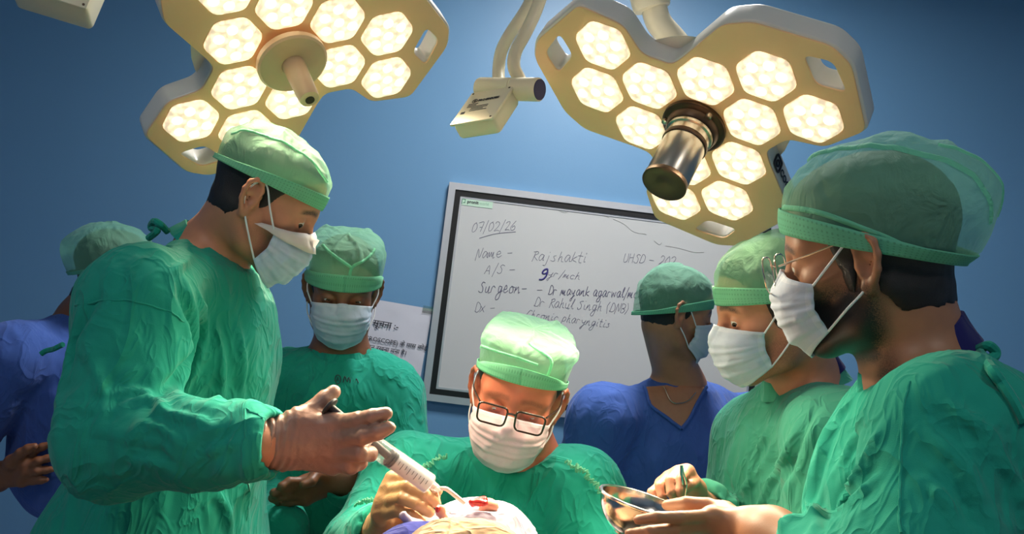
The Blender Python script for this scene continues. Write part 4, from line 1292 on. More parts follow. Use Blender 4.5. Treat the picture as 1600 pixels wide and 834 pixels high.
def gown_for(person, nb, pel, fw, sh, arms, seed, mat, neck_cut, cuffs, girth=1.0, amp=.0065, h=.0075, knee=None, name='surgical_gown', drape=(0, 0, 1), extra=None, skirt=True, fine=1.0, strokes=(), seams=(), lower=0.0):
    o = Sdf(); torso_ops(o, nb - unit(nb - pel) * lower, pel, fw, sh, arms, girth, knee=knee, skirt=skirt)
    if extra: extra(o)
    a, b, ra, rb = neck_cut; o.cap(a, b, ra, rb, .01, True)
    for (a, b, r) in cuffs: o.cap(a, b, r, r, .008, True)
    V, F = cloth_mesh(o, h, seed, amp, arms=arms, drape=drape, fine=fine, strokes=strokes)
    V[:, 2] = np.maximum(V[:, 2], .02)
    g = obj(name, V, F, M[mat], person)
    for pts in seams:      # stitched seams: a thin raised cord lying on the cloth
        S = [ray_hit(o, q[0], q[1]) for q in smooth_path([np.array([a, b, 0.0]) for a, b in pts], 8)]; S = np.array([q for q in S if q is not None])
        W = []
        for q in S:
            ix = np.argsort(((V - q) ** 2).sum(1))[:6]; W.append(V[ix].mean(0))
        if len(W) > 2: MB().tube(smooth_path([W[0]] + [(W[i - 1] + W[i] + W[i + 1]) / 3 for i in range(1, len(W) - 1)] + [W[-1]], 2), .0017, 6).build('seam', M[mat], g)
    return g, o
def sleeve_cuff(el, wr, r=.034, deep=.05):
    d = unit(np.asarray(wr) - np.asarray(el)); return (wr - d * deep, wr + d * .12, r)

# ---- person with the syringe, left foreground
def person_syringe():
    H = head_at((0, 0, 0), 411, 306, 1.30, cdir(.83, -.54, .08), cdir(.53, .85, .03), .93); H.slit = .0046
    nb = at(330, 398, 1.335); pel = at(228, 905, 1.37); fw = cdir(.96, -.1, -.22)
    shR, elR, wrR = A3((214, 478, 1.15), (176, 690, 1.09), (402, 693, 1.035))
    shL, elL, wrL = A3((318, 480, 1.50), (300, 700, 1.54), (345, 850, 1.48))
    fing = [A3((522, 662, 1.045), (560, 656, 1.025), (582, 651, 1.015), (603, 646, 1.015)), A3((530, 684, 1.04), (568, 681, 1.015), (590, 675, 1.008), (608, 668, 1.008)),
            A3((530, 706, 1.045), (563, 708, 1.022), (578, 709, 1.035), (574, 705, 1.055)), A3((520, 724, 1.055), (548, 728, 1.04), (562, 722, 1.05), (560, 713, 1.065))]
    th = A3((466, 658, 1.045), (490, 640, 1.055), (507, 624, 1.06), (521, 612, 1.065))
    hand = lambda o: hand_ops(o, at(428, 693, 1.045), fing, th, 1.0)
    p, ho = body('tall person in green gown holding a syringe in tan gloves, left foreground', H, nb, [([nb, nb - np.array([0, 0, .3])], [.06, .09]), ([nb, shR, elR, wrR, at(428, 693, 1.045)], [.045, .04, .036, .028, .026]), ([nb, shL, elL, wrL], [.045, .04, .036, .028])], [hand], SK['warm'], beard=.25, neck_r=(.056, .062))
    make_hair(H, p, ho, nape=-.066, thick=.004)
    make_eyes(H, p, (.72, -.50, -.38))
    make_cap(H, p, zf=.036, zb=.012, height=.122, n=2.35, puff=.04, front=.2, rx=.104, top=(-.010, 0), seed=1, wr=.0046, bandh=.028, seams=[([(-20, .35), (-60, .55), (-110, .5), (-150, .3)], .006)])
    m, A = make_mask(H, p, ho, seed=1, crumple=.0035, drop=.013, edge=.022)
    # strip of tape over the nose and the near cheek, lying on the mask
    du = np.gradient(A, axis=1); dv = np.gradient(A, axis=0); Nn = np.cross(du, dv); Nn /= np.linalg.norm(Nn, axis=2)[..., None] + 1e-9
    if Nn[20, 30, 0] < 0: Nn = -Nn
    cols = list(range(0, 37, 2)); rws = [0, 3, 6, 9]; V = []
    for k, j in enumerate(rws):
        ext = [A[j, 0] + (A[j, 0] - A[j, 3]) * s_ + np.array([0, 0, .004]) for s_ in (3.2, 2.1, 1.0)]
        V += [e + np.array([0, -.003, .006]) for e in ext] + [A[j, i] + Nn[j, i] * .0032 + np.array([0, 0, .007]) for i in cols]
    nc = len(cols) + 3; V = np.array(V)
    W = H.w(V); d = ho.ev(W); e = .004; gr = np.stack([ho.ev(W + np.eye(3)[k] * e) - ho.ev(W - np.eye(3)[k] * e) for k in range(3)], 1); gr /= np.linalg.norm(gr, axis=1)[:, None] + 1e-9
    W = W + gr * np.clip(.0028 - d, 0, .02)[:, None]
    F = np.array([(j * nc + i, j * nc + i + 1, (j + 1) * nc + i + 1, (j + 1) * nc + i) for j in range(3) for i in range(nc - 1)])
    o = obj('nose_tape', W, F, M['tape'], m, label='white tape strip across nose and cheek'); md = o.modifiers.new('t', 'SOLIDIFY'); md.thickness = .0006
    arms = [([shR, elR, wrR], [.084, .074, .050]), ([shL, elL, wrL], [.078, .068, .05])]
    nd = cdir(.62, .78, 0)
    g, go = gown_for(p, nb, pel, fw, (shL, shR), arms, 1, 'gown', (nb - nd * .05, nb + nd * .12, .066, .074), [sleeve_cuff(elR, wrR, .036)], girth=1.14, drape=cdir(.1, 1, 0), amp=.0068, h=.0066, strokes=[([(275, 447), (298, 511), (284, 569), (240, 633)], .014, -.012), ([(300, 440), (316, 500), (300, 580), (262, 640)], .012, .006), ([(185, 640), (237, 626), (262, 652)], .010, .007), ([(170, 618), (215, 612), (250, 622)], .008, .005), ([(220, 665), (260, 672), (300, 700)], .009, .006), ([(235, 645), (290, 655), (340, 668)], .008, .005), ([(200, 700), (250, 706), (290, 726)], .009, -.005), ([(333, 500), (346, 575), (339, 640)], .010, .006), ([(362, 480), (376, 560), (372, 620)], .008, .005), ([(115, 569), (124, 524), (156, 466)], .010, -.007), ([(255, 430), (276, 420), (300, 400)], .008, .004), ([(140, 540), (160, 600), (170, 660)], .010, .004), ([(300, 720), (340, 700), (380, 690)], .008, .004), ([(330, 760), (350, 800), (352, 850)], .012, .006), ([(120, 760), (110, 800), (105, 850)], .012, .004), ([(395, 640), (384, 740), (384, 834)], .007, .004)], seams=[[(122, 478), (160, 472), (200, 471), (256, 485), (280, 503)], [(384, 645), (386, 700), (384, 760), (382, 812)], [(384, 645), (396, 648), (410, 654)]])
    collar(p, H, nb + nd * .006, nd, fw, .073, .068, .016, 'gown', parent=g)
    W = [ray_hit(ho, x_, y_) for x_, y_ in ((284, 350), (288, 360), (293, 370), (300, 380), (308, 388))]; W = [h_ + unit(CAM - h_) * .0015 for h_ in W if h_ is not None]
    if len(W) > 2: MB().tube(smooth_path(W), .0022, 6).build('neck_thread', plain('yellow_green_thread', srgb(170, 160, 50), .7), p, label='yellow green thread round the neck')
    # knot of the neck tie
    k = at(245, 352, 1.30)
    MB().tube(smooth_path([at(262, 362, 1.30), at(250, 350, 1.29), at(240, 346, 1.30), at(236, 356, 1.31), at(246, 360, 1.29), at(232, 372, 1.30)]), .006, 8).build('neck_tie', M['gown'], g)
    MB().tube(smooth_path([at(98, 538, 1.36), at(84, 545, 1.37), at(72, 548, 1.38), at(64, 553, 1.38)]), .005, 8).build('neck_tie', M['gown'], g)
    # glove
    so = Sdf(); hand(so); so.cap(at(430, 693, 1.045), at(390, 691, 1.035), .031, .036, .02)
    V, F = mesh_sdf(so, .0026, lambda P, D: D - .0016)
    N = normals(V, F); wr = at(428, 693, 1.045); ax = unit(at(390, 691, 1.035) - wr); t = (V - wr) @ ax
    side = (V - wr) @ CU
    V = V + N * ((.0016 * np.sin(t * 620 + 2.5 * perlin(V * 40) + side * 30) * np.clip((t + .035) / .04, 0, 1)) + .0007 * ridged(V * 70))[:, None]
    obj('glove', V, F, M['latex_brown'], p, label='tan latex glove')
    legs(p, pel, fw)
    return p
P1 = person_syringe()

# ---- person holding the bowl, right foreground
def person_bowl():
    H = head_at((0, 0, 0), 1364, 392, .945, cdir(-.86, -.17, .47), cdir(-.15, .985, .0), 1.0)
    nb = at(1438, 582, .945); pel = at(1440, 1100, 1.0); fw = cdir(-.95, 0, .25)
    shL, elL, wrL = A3((1490, 690, .80), (1430, 940, .75), (1205, 838, .90))
    shR, elR, wrR = A3((1395, 710, 1.08), (1370, 960, 1.10), (1250, 990, 1.06))
    wr = at(1172, 826, .925)
    fing = [A3((1112, 806, .928), (1064, 808, .908), (1026, 808, .902), (997, 812, .905)), A3((1110, 822, .932), (1056, 826, .912), (1016, 830, .907), (983, 833, .915)),
            A3((1112, 837, .942), (1062, 843, .926), (1027, 846, .93), (1002, 846, .945)), A3((1118, 849, .955), (1077, 857, .95), (1047, 859, .955), (1027, 859, .97))]
    th = A3((1132, 801, .95), (1106, 789, .957), (1072, 786, .962), (1042, 789, .972))
    hand = lambda o: hand_ops(o, wr, fing, th, .84, .002)
    p, ho = body('bearded person with wire glasses holding a steel bowl, right foreground', H, nb, [([nb, nb - np.array([0, 0, .3])], [.06, .09]), ([nb, shL, elL, wrL, wr], [.045, .04, .036, .029, .026]), ([nb, shR, elR, wrR], [.045, .04, .036, .026])], [hand], SK['brown'], beard=1.7, neck_r=(.057, .066))
    make_hair(H, p, ho, nape=-.080, side=-.02)
    make_eyes(H, p, (.9, 0, -.4))
    make_cap(H, p, mat='cap_dark', band='band_dark', zf=.046, zb=-.034, height=.136, n=2.4, puff=.09, front=.10, droop=.026, droop_z=.0, tuck_back=.10, rx=.106, top=(-.020, 0), seed=2, wr=.0045, bandh=.034, seams=[([(20, .62), (60, .72), (100, .66), (140, .45), (165, .18)], .010), ([(25, .20), (60, .20), (95, .13), (125, .06)], .007), ([(150, .62), (175, .45), (190, .2)], .006)])
    make_mask(H, p, ho, seed=3, edge=.024, tall=.97)
    make_glasses(H, p, w=.054, hgt=.046, rim=.0011, shape=.45, mat='gold', fwd=.012, drop=.003)
    slv = wrL + (elL - wrL) * .42
    arms = [([shL, elL, slv], [.086, .074, .056]), ([shR, elR, wrR], [.080, .070, .05])]
    nd = cdir(-.28, .96, 0)
    g, go = gown_for(p, nb, pel, fw, (shL, shR), arms, 2, 'gown', (nb - nd * .03, nb + nd * .12, .066, .072), [sleeve_cuff(elL, slv, .042)], girth=1.10, h=.0062, lower=.010, amp=.0060, drape=cdir(.35, 1, 0), strokes=[([(1336, 620), (1300, 692), (1276, 780), (1280, 840)], .009, .007), ([(1388, 664), (1352, 740), (1320, 796), (1304, 840)], .008, .006), ([(1384, 744), (1352, 772), (1326, 806)], .006, .005), ([(1448, 676), (1500, 724), (1532, 780), (1552, 834)], .011, .006), ([(1496, 740), (1520, 788), (1530, 834)], .007, .004), ([(1440, 750), (1480, 788), (1504, 838)], .008, .005), ([(1545, 690), (1588, 760), (1592, 838)], .009, .006), ([(1320, 640), (1285, 720), (1250, 834)], .010, -.006), ([(1360, 640), (1340, 690), (1310, 740)], .008, .004), ([(1470, 620), (1520, 660), (1560, 700)], .010, .004), ([(1260, 760), (1240, 800), (1230, 840)], .007, .005)], seams=[[(1428, 604), (1418, 640), (1411, 700), (1410, 780), (1410, 838)]])
    collar(p, H, nb + nd * .0, nd, fw, .071, .068, .018, 'gown', parent=g)
    collar(p, H, nb + nd * .010, nd, fw, .069, .066, .026, 'navy_cloth', tilt=.026, name='undershirt_collar')
    MB().tube(smooth_path([at(1530, 545, .90), at(1545, 540, .89), at(1556, 552, .89), at(1544, 562, .885), at(1532, 552, .89)] + [h_ + unit(CAM - h_) * .010 for h_ in (ray_hit(go, x_, y_) for x_, y_ in ((1548, 575), (1566, 600), (1584, 628), (1600, 660))) if h_ is not None]), .006, 8).build('neck_tie', M['gown'], g)
    legs(p, pel, fw)
    return p
P7 = person_bowl()

# ---- person with forceps, between the bowl holder and the board
def person_forceps():
    H = head_at((0, 0, 0), 1214, 481, 1.316, cdir(-.97, -.22, -.04), cdir(-.22, .97, -.03), .97); H.slit = .0046
    nb = at(1256, 600, 1.37); pel = at(1275, 1000, 1.42); fw = cdir(-.97, 0, -.2)
    shR, elR, wrR = A3((1186, 690, 1.50), (1140, 870, 1.48), (1100, 800, 1.30))
    shL, elL, wrL = A3((1305, 690, 1.24), (1295, 900, 1.24), (1200, 950, 1.2))
    wr = at(1088, 786, 1.265)
    fing = [A3((1074, 737, 1.215), (1064, 747, 1.185), (1063, 766, 1.178), (1066, 779, 1.183)), A3((1059, 737, 1.22), (1046, 750, 1.188), (1048, 769, 1.180), (1054, 782, 1.186)),
            A3((1045, 745, 1.225), (1030, 759, 1.195), (1034, 776, 1.188), (1042, 788, 1.193)), A3((1034, 756, 1.23), (1018, 769, 1.205), (1023, 783, 1.198), (1031, 792, 1.2))]
    th = A3((1090, 764, 1.235), (1086, 752, 1.215), (1079, 757, 1.197), (1071, 766, 1.193))
    hand = lambda o: hand_ops(o, wr, fing, th, .80, .0018)
    p, ho = body('person in green gown gripping forceps, in front of the person in blue scrubs', H, nb, [([nb, nb - np.array([0, 0, .3])], [.06, .09]), ([nb, shR, elR, wrR, wr], [.045, .04, .036, .028, .026]), ([nb, shL, elL, wrL], [.045, .04, .036, .026])], [hand], SK['warm'], beard=.55, neck_r=(.056, .063))
    make_hair(H, p, ho, side=-.006)
    make_eyes(H, p, (.72, .50, -.36))
    make_cap(H, p, zf=.030, zb=.004, height=.130, n=2.5, puff=.05, front=.3, rx=.105, top=(-.015, 0), seed=4, wr=.0045, bandh=.034)
    make_mask(H, p, ho, seed=5)
    arms = [([shR, elR, wrR], [.082, .07, .05]), ([shL, elL, wrL], [.08, .07, .05])]
    nd = cdir(-.25, .96, 0)
    g, go = gown_for(p, nb, pel, fw, (shL, shR), arms, 3, 'gown_light', (nb - nd * .03, nb + nd * .12, .064, .070), [sleeve_cuff(elR, wrR, .036)], girth=1.12, lower=.005, drape=cdir(.4, 1, 0), amp=.0065, strokes=[([(1215, 650), (1180, 720), (1165, 800)], .010, .007), ([(1250, 660), (1225, 720), (1195, 780), (1180, 834)], .009, .007), ([(1270, 640), (1250, 700), (1215, 790)], .010, -.006), ([(1150, 700), (1140, 760), (1150, 834)], .009, .006), ([(1210, 700), (1170, 760), (1130, 790)], .007, .005)])
    collar(p, H, nb + nd * .004, nd, fw, .073, .069, .018, 'gown_light', parent=g)
    collar(p, H, nb + nd * .008, nd, fw, .066, .063, .022, 'navy_cloth', tilt=.024, name='undershirt_collar')
    legs(p, pel, fw)
    return p
P6 = person_forceps()

# ---- seated surgeon with spectacles
def person_surgeon():
    fwd = cdir(-.10, -.24, -.965); up = cdir(.23, .95, -.20)
    H = head_at((0, 0, 0), 809, 612, 1.443, fwd, up, 1.0); H.slit = .0016
    nb = at(812, 705, 1.50); pel = at(805, 1075, 1.62); fw = cdir(-.05, 0, -1)
    shR, elR, wrR = A3((640, 752, 1.47), (572, 868, 1.36), (597, 842, 1.20))
    shL, elL, wrL = A3((905, 775, 1.47), (945, 930, 1.38), (850, 930, 1.22))
    wr = at(603, 826, 1.165)
    fing = [A3((616, 750, 1.135), (644, 743, 1.115), (667, 754, 1.10), (683, 767, 1.10)), A3((606, 767, 1.13), (637, 760, 1.10), (662, 771, 1.090), (679, 784, 1.097)),
            A3((598, 785, 1.125), (630, 778, 1.095), (654, 788, 1.085), (671, 800, 1.092)), A3((594, 803, 1.125), (622, 797, 1.10), (643, 806, 1.090), (659, 816, 1.095))]
    th = A3((628, 808, 1.155), (648, 800, 1.145), (664, 788, 1.135), (679, 776, 1.12))
    hand = lambda o: hand_ops(o, wr, fing, th, .84, .0018)
    p, ho = body('seated surgeon in dark rimmed glasses bending over the draped patient', H, nb, [([nb, nb - np.array([0, 0, .3])], [.06, .09]), ([nb, shR, elR, wrR, wr], [.045, .04, .036, .028, .026]), ([nb, shL, elL, wrL], [.045, .04, .036, .026])], [hand], SK['ruddy'], beard=.12, brow=.5, neck_r=(.062, .068))
    make_hair(H, p, ho, side=.035)
    make_eyes(H, p, (.8, 0, -.6))
    make_cap(H, p, zf=.056, zb=.010, height=.124, n=6.5, puff=.03, front=1.0, square=3.2, rx=.104, ry=.084, top=(-.004, 0), seed=6, wr=.0036, bandh=.034, seams=[([(-70, .12), (-30, .22), (15, .18)], .005), ([(0, .75), (25, .4), (30, .1)], .006)], ridge=[((.05, 0, .12), (.3, 1, .2), .005, .006), ((.0, .03, .12), (.6, -.5, .3), .006, .005)], tip=[((.06, .085, .125), .03, .014), ((.06, -.085, .12), .03, .008)])
    make_mask(H, p, ho, mat='mask_bounce_tint', seed=8, wide=1.05)
    make_glasses(H, p, w=.054, hgt=.036, rim=.0019, shape=.28, mat='glasses_dark', fwd=.017, drop=-.002, temple_r=.0018)
    arms = [([shR, elR, wrR], [.084, .076, .055]), ([shL, elL, wrL], [.084, .074, .055])]
    nd = cdir(0, .85, -.5)
    g, go = gown_for(p, nb, pel, fw, (shL, shR), arms, 4, 'gown', (nb - nd * .04, nb + nd * .14, .068, .085), [sleeve_cuff(elR, wrR, .038)], girth=1.25, knee=pel + np.array([0, -.36, -.02]), amp=.006, fine=.6)
    # frayed lace trims along the raglan seams and on the cuff
    def trim(pts, seed, r=.0019, loop=.0085):
        rnd = random.Random(seed); path = smooth_path(pts, 10); out = []
        # pull the path on to the cloth
        W = np.array(path)
        for _ in range(8):
            d = go.ev(W, .12); e = .004; gg = np.stack([go.ev(W + np.eye(3)[k] * e, .12) - go.ev(W - np.eye(3)[k] * e, .12) for k in range(3)], 1); gg /= np.linalg.norm(gg, axis=1)[:, None] + 1e-9
            W = W - gg * np.clip(d - .0125, -.04, .04)[:, None]
        mb = []
        for i in range(len(W) - 1):
            t = unit(W[i + 1] - W[i]); n_ = unit(CAM - W[i]); s_ = np.cross(t, n_)
            L = np.linalg.norm(W[i + 1] - W[i]); m = max(2, int(L / .0022))
            for k in range(m):
                a = rnd.uniform(0, 6.28); mb.append(W[i] + (W[i + 1] - W[i]) * k / m + s_ * math.sin(a) * loop * rnd.uniform(.3, 1) + n_ * abs(math.cos(a)) * .003)
        MB().tube(smooth_path(mb, 3), r, 5).build('lace_trim', M['thread'], g, label='frayed light green lace trim')
    trim(A3((724, 676, 1.38), (700, 690, 1.36), (676, 703, 1.36), (655, 722, 1.36), (640, 742, 1.36)), 1)
    trim(A3((872, 676, 1.38), (895, 695, 1.37), (920, 714, 1.37), (940, 738, 1.37), (950, 760, 1.37)), 2)
    trim(A3((548, 772, 1.33), (560, 764, 1.31), (572, 758, 1.30), (588, 756, 1.30)), 3)
    so = Sdf(); hand(so); so.cap(wr, wrR, .031, .035, .02)
    V, F = mesh_sdf(so, .0024, lambda P, D: D - .0014)
    N = normals(V, F); V = V + N * (.0009 * ridged(V * 60))[:, None]
    obj('glove', V, F, M['latex_yellow'], p, label='yellowish latex glove')
    legs(p, pel, fw, seated=True)
    # stool
    s = empty('stool', (pel[0], pel[1], 0), 'round swivel stool under the seated surgeon', 'stool'); zt = pel[2] - .20
    MB().lathe((pel[0], pel[1], zt - .06), (0, 0, 1), [(.15, 0), (.17, .01), (.17, .05), (.15, .06)], 32).build('seat', M['black'], s)
    MB().cyl((pel[0], pel[1], .06), (pel[0], pel[1], zt - .055), .025).build('column', M['steel'], s)
    for k in range(5):
        a = 2 * math.pi * k / 5; e = (pel[0] + .24 * math.cos(a), pel[1] + .24 * math.sin(a), .055)
        lg = MB().tube([(pel[0], pel[1], .09), e], .014, 8).build('leg', M['steel'], s)
        MB().sphere((e[0], e[1], .026), .026, 8).build('castor', M['black'], lg)
    return p
P4 = person_surgeon()

# ---- person standing behind, green gown, facing us
def person_behind():
    H = head_at((0, 0, 0), 536, 447, 1.813, cdir(.15, -.29, -.94), cdir(.13, .96, -.25), 1.0); H.slit = .0020
    nb = at(532, 548, 1.83); pel = at(500, 1010, 1.88); fw = cdir(.08, 0, -1)
    shL, elL, wrL = A3((606, 620, 1.84), (632, 790, 1.74), (545, 752, 1.58))
    shR, elR, wrR = A3((444, 606, 1.84), (410, 790, 1.74), (440, 830, 1.56))
    wr = at(522, 748, 1.575)
    fing = [A3((478, 752, 1.55), (452, 752, 1.53), (440, 760, 1.52), (446, 768, 1.53)), A3((476, 762, 1.55), (446, 764, 1.53), (428, 770, 1.52), (434, 777, 1.53)),
            A3((476, 772, 1.555), (446, 775, 1.535), (426, 778, 1.53), (432, 783, 1.54)), A3((478, 780, 1.56), (452, 784, 1.55), (436, 784, 1.55), (442, 788, 1.56))]
    th = A3((502, 742, 1.555), (494, 742, 1.54), (486, 752, 1.525), (474, 757, 1.515))
    hand = lambda o: hand_ops(o, wr, fing, th, 1.0)
    p, ho = body('person in green gown facing the camera behind the syringe hand', H, nb, [([nb, nb - np.array([0, 0, .3])], [.06, .09]), ([nb, shL, elL, wrL, wr], [.045, .04, .036, .028, .027]), ([nb, shR, elR, wrR], [.045, .04, .036, .028])], [hand], SK['deep'], beard=.3, neck_r=(.054, .060))
    make_hair(H, p, ho)
    make_eyes(H, p, (.9, 0, -.3))
    make_cap(H, p, zf=.022, zb=.005, height=.124, n=4.6, puff=.05, front=.8, square=2.9, top=(-.004, 0), seed=9, wr=.004, bandh=.034, seams=[([(-42, .62), (-12, .36), (8, .22)], .007), ([(8, .0), (8, .22), (28, .38), (48, .6)], .007)], ridge=[((.03, 0, .12), (.5, 1, .2), .005, .006), ((.03, 0, .12), (.5, -1, .2), .005, .006)])
    make_mask(H, p, ho, seed=10)
    arms = [([shL, elL, wrL], [.082, .074, .052]), ([shR, elR, wrR], [.082, .072, .052])]
    nd = cdir(.05, .97, -.2)
    g, go = gown_for(p, nb, pel, fw, (shL, shR), arms, 5, 'gown', (nb - nd * .05, nb + nd * .12, .066, .074), [sleeve_cuff(elL, wrL, .036)], girth=1.12, h=.0085, amp=.007)
    collar(p, H, nb + nd * .0, nd, fw, .074, .070, .012, 'gown', parent=g)
    collar(p, H, nb + nd * .006, nd, fw, .066, .062, .014, 'navy_cloth', name='undershirt_collar')
    # small printed laundry mark on the chest
    t0 = at(526, 577, 1.70); mb = MB(); ex, ez = CR, CU
    def on(q):
        W = np.array([q]); 
        for _ in range(10):
            d = go.ev(W, .2); e = .004; gg = np.stack([go.ev(W + np.eye(3)[k] * e, .2) - go.ev(W - np.eye(3)[k] * e, .2) for k in range(3)], 1); gg /= np.linalg.norm(gg, axis=1)[:, None] + 1e-9
            W = W - gg * np.clip(d - .007, -.05, .05)[:, None]
        return W[0]
    ring = [on(t0 + ex * (.009 * math.cos(a)) + ez * (.012 * math.sin(a))) for a in np.linspace(0, 6.28, 12)]
    mb.tube(ring, .0010, 5)
    for x0 in (.022, .040):
        mb.tube(smooth_path([on(t0 + ex * (x0 + u) + ez * v) for u, v in ((-.006, -.008), (0, .01), (.006, -.006), (.010, .008), (.014, -.004))], 3), .0010, 5)
    mb.tube([on(t0 + ex * u + ez * v) for u, v in ((-.004, -.005), (0, .006), (.004, -.005))], .0010, 5)
    mb.build('laundry_mark', M['print'], g)
    legs(p, pel, fw)
    return p
P3 = person_behind()

# ---- person in blue scrubs in front of the board
def person_blue_right():
    H = head_at((0, 0, 0), 1053, 485, 2.039, cdir(.95, -.27, .12), cdir(.24, .96, .05), .96)
    nb = at(1062, 600, 2.10); pel = at(1040, 1020, 2.14); fw = cdir(.55, 0, -.83)
    shR, elR, wrR = A3((940, 655, 2.02), (905, 810, 2.03), (925, 960, 1.98))
    shL, elL, wrL = A3((1172, 665, 2.24), (1200, 830, 2.24), (1150, 960, 2.1))
    hand = lambda o: None
    fR = [A3((935 + 6 * i, 990, 1.97), (938 + 6 * i, 1012, 1.96), (940 + 6 * i, 1026, 1.96), (940 + 6 * i, 1038, 1.965)) for i in range(4)]
    hand = lambda o: hand_ops(o, wrR, fR, A3((925, 980, 1.97), (922, 995, 1.95), (926, 1008, 1.945), (930, 1018, 1.945)), 1.0)
    p, ho = body('person in blue scrubs with mask turned aside in front of the whiteboard', H, nb, [([nb, nb - np.array([0, 0, .3])], [.06, .09]), ([nb, shR, elR, wrR], [.045, .045, .042, .028]), ([nb, shL, elL, wrL], [.045, .045, .042, .028])], [hand], SK['tan'], beard=.3, h=.0034, neck_r=(.058, .066))
    make_hair(H, p, ho, nape=-.055)
    make_cap(H, p, mat='cap_dark', band='band_dark', zf=.036, zb=-.042, height=.125, n=2.3, puff=.05, front=.2, rx=.104, top=(-.008, 0), seed=11, wr=.0045, bandh=.03)
    make_mask(H, p, ho, seed=12)
    mR = (elR * .75 + shR * .25)
    arms = [([shR, mR], [.088, .082]), ([shL, elL * .75 + shL * .25], [.088, .082])]
    nd = cdir(.05, .98, -.1)
    fdir = unit(fw - nd * (fw @ nd))
    def vneck(o):
        for k in range(4):
            o.cap(nb + fdir * (.045 + .02 * k) + nd * (.02 - .045 * k), nb + fdir * .25 + nd * (.02 - .045 * k), .052 - .014 * k, .06 - .012 * k, .008, True)
    g, go = gown_for(p, nb, pel, fw, (shL, shR), arms, 6, 'scrub', (nb - nd * .03, nb + nd * .12, .066, .074), [(mR, elR + (elR - shR) * .2, .05)], girth=1.2, h=.0085, amp=.0065, name='scrub_top', skirt=False, drape=cdir(.3, 1, 0))
    # chest skin shown by the V neckline
    a = at(1075, 600, 2.0)
    vs = Sdf(); 
    for k in range(5):
        q = at(1068 + 4 * k, 596 + 12 * k, 2.03 - .012 * k); vs.cap(q - CR * (.034 - .0075 * k), q + CR * (.034 - .0075 * k), .020, .020, .02)
    V, F = mesh_sdf(vs, .005)
    # binding of the V neckline, and the cord with a small pendant
    L1 = smooth_path(A3((1010, 590, 2.02), (1032, 618, 1.97), (1056, 645, 1.955), (1075, 662, 1.955)), 6); L2 = smooth_path(A3((1112, 598, 2.06), (1104, 622, 1.99), (1090, 645, 1.965), (1075, 662, 1.955)), 6)
    def onto(pts, lift):
        W = np.array(pts)
        for _ in range(10):
            d = go.ev(W, .2); e = .004; gg = np.stack([go.ev(W + np.eye(3)[k] * e, .2) - go.ev(W - np.eye(3)[k] * e, .2) for k in range(3)], 1); gg /= np.linalg.norm(gg, axis=1)[:, None] + 1e-9
            W = W - gg * np.clip(d - lift, -.05, .05)[:, None]
        return W
    W1, W2 = onto(L1, .007), onto(L2, .007)
    n = len(W1); VV = []; rows = 7
    for i in range(n):
        for j in range(rows): VV.append(W1[i] + (W2[i] - W1[i]) * j / (rows - 1))
    VV = onto(VV, .0075)
    FF = np.array([(i * rows + j, i * rows + j + 1, (i + 1) * rows + j + 1, (i + 1) * rows + j) for i in range(n - 1) for j in range(rows - 1)])
    ck = obj('chest_skin', VV, FF, SK['tan'], p, label='bare chest in the V neckline')
    for W in (W1, W2): MB().tube(list(onto(W, .009)), .0045, 8).build('neckline_binding', M['scrub'], g)
    cord = onto(smooth_path(A3((1040, 596, 2.02), (1058, 612, 1.98), (1078, 610, 1.96), (1096, 606, 1.97), (1106, 596, 2.0)), 6), .012)
    MB().tube(list(cord), .0014, 6).build('neck_cord', M['gold'], p, label='thin gold neck cord')
    legs(p, pel, fw, mat='scrub', wide=1.25)
    return p
P5 = person_blue_right()

# ---- person in blue scrubs at the far left, turned away
def person_blue_left():
    H = head_at((0, 0, 0), 176, 424, 2.20, cdir(.90, -.12, .42), cdir(.12, .99, 0), 1.0)
    nb = at(128, 497, 2.23); pel = at(60, 940, 2.27); fw = cdir(.85, 0, .5)
    shR, elR, wrR = A3((22, 556, 2.10), (-62, 690, 2.14), (-4, 748, 2.12))
    shL, elL, wrL = A3((200, 540, 2.36), (230, 700, 2.4), (260, 800, 2.4))
    wr = at(0, 742, 2.115)
    fing = [A3((36, 716, 2.09), (54, 704, 2.09), (66, 698, 2.09), (76, 694, 2.09)), A3((38, 728, 2.085), (60, 720, 2.085), (74, 716, 2.09), (84, 714, 2.09)), A3((37, 740, 2.085), (58, 736, 2.085), (72, 734, 2.09), (82, 733, 2.09)), A3((34, 752, 2.09), (52, 751, 2.09), (64, 750, 2.09), (72, 749, 2.09))]
    th = A3((18, 722, 2.08), (32, 708, 2.07), (44, 701, 2.07), (54, 697, 2.07))
    hand = lambda o: hand_ops(o, wr, fing, th, 1.15, .008)
    p, ho = body('person in blue scrubs turned away with one hand behind the back, far left', H, nb, [([nb, nb - np.array([0, 0, .3])], [.06, .09]), ([nb, shR, elR, wrR, wr], [.045, .045, .042, .03, .028]), ([nb, shL, elL, wrL], [.045, .045, .042, .028])], [hand], SK['deep'], beard=.3, h=.0036, neck_r=(.058, .066))
    make_hair(H, p, ho, nape=-.085)
    make_cap(H, p, mat='cap_dark', band='band_dark', zf=.046, zb=-.022, height=.138, n=2.4, puff=.09, front=.3, droop=.016, droop_z=.004, top=(-.015, 0), seed=13, wr=.0045, bandh=.03)
    make_mask(H, p, ho, seed=14)
    mR = elR * .8 + shR * .2
    arms = [([shR, mR], [.090, .085]), ([shL, elL], [.088, .08])]
    nd = cdir(.15, .98, 0)
    g, go = gown_for(p, nb, pel, fw, (shL, shR), arms, 7, 'scrub', (nb - nd * .02, nb + nd * .12, .066, .07), [(mR, elR + (elR - shR) * .2, .05)], girth=1.2, h=.0085, amp=.0075, name='scrub_top', skirt=False)
    collar(p, H, nb - nd * .0, nd, fw, .073, .070, .008, 'scrub', parent=g)
    legs(p, pel, fw, mat='scrub', wide=1.25)
    return p
P2 = person_blue_left()

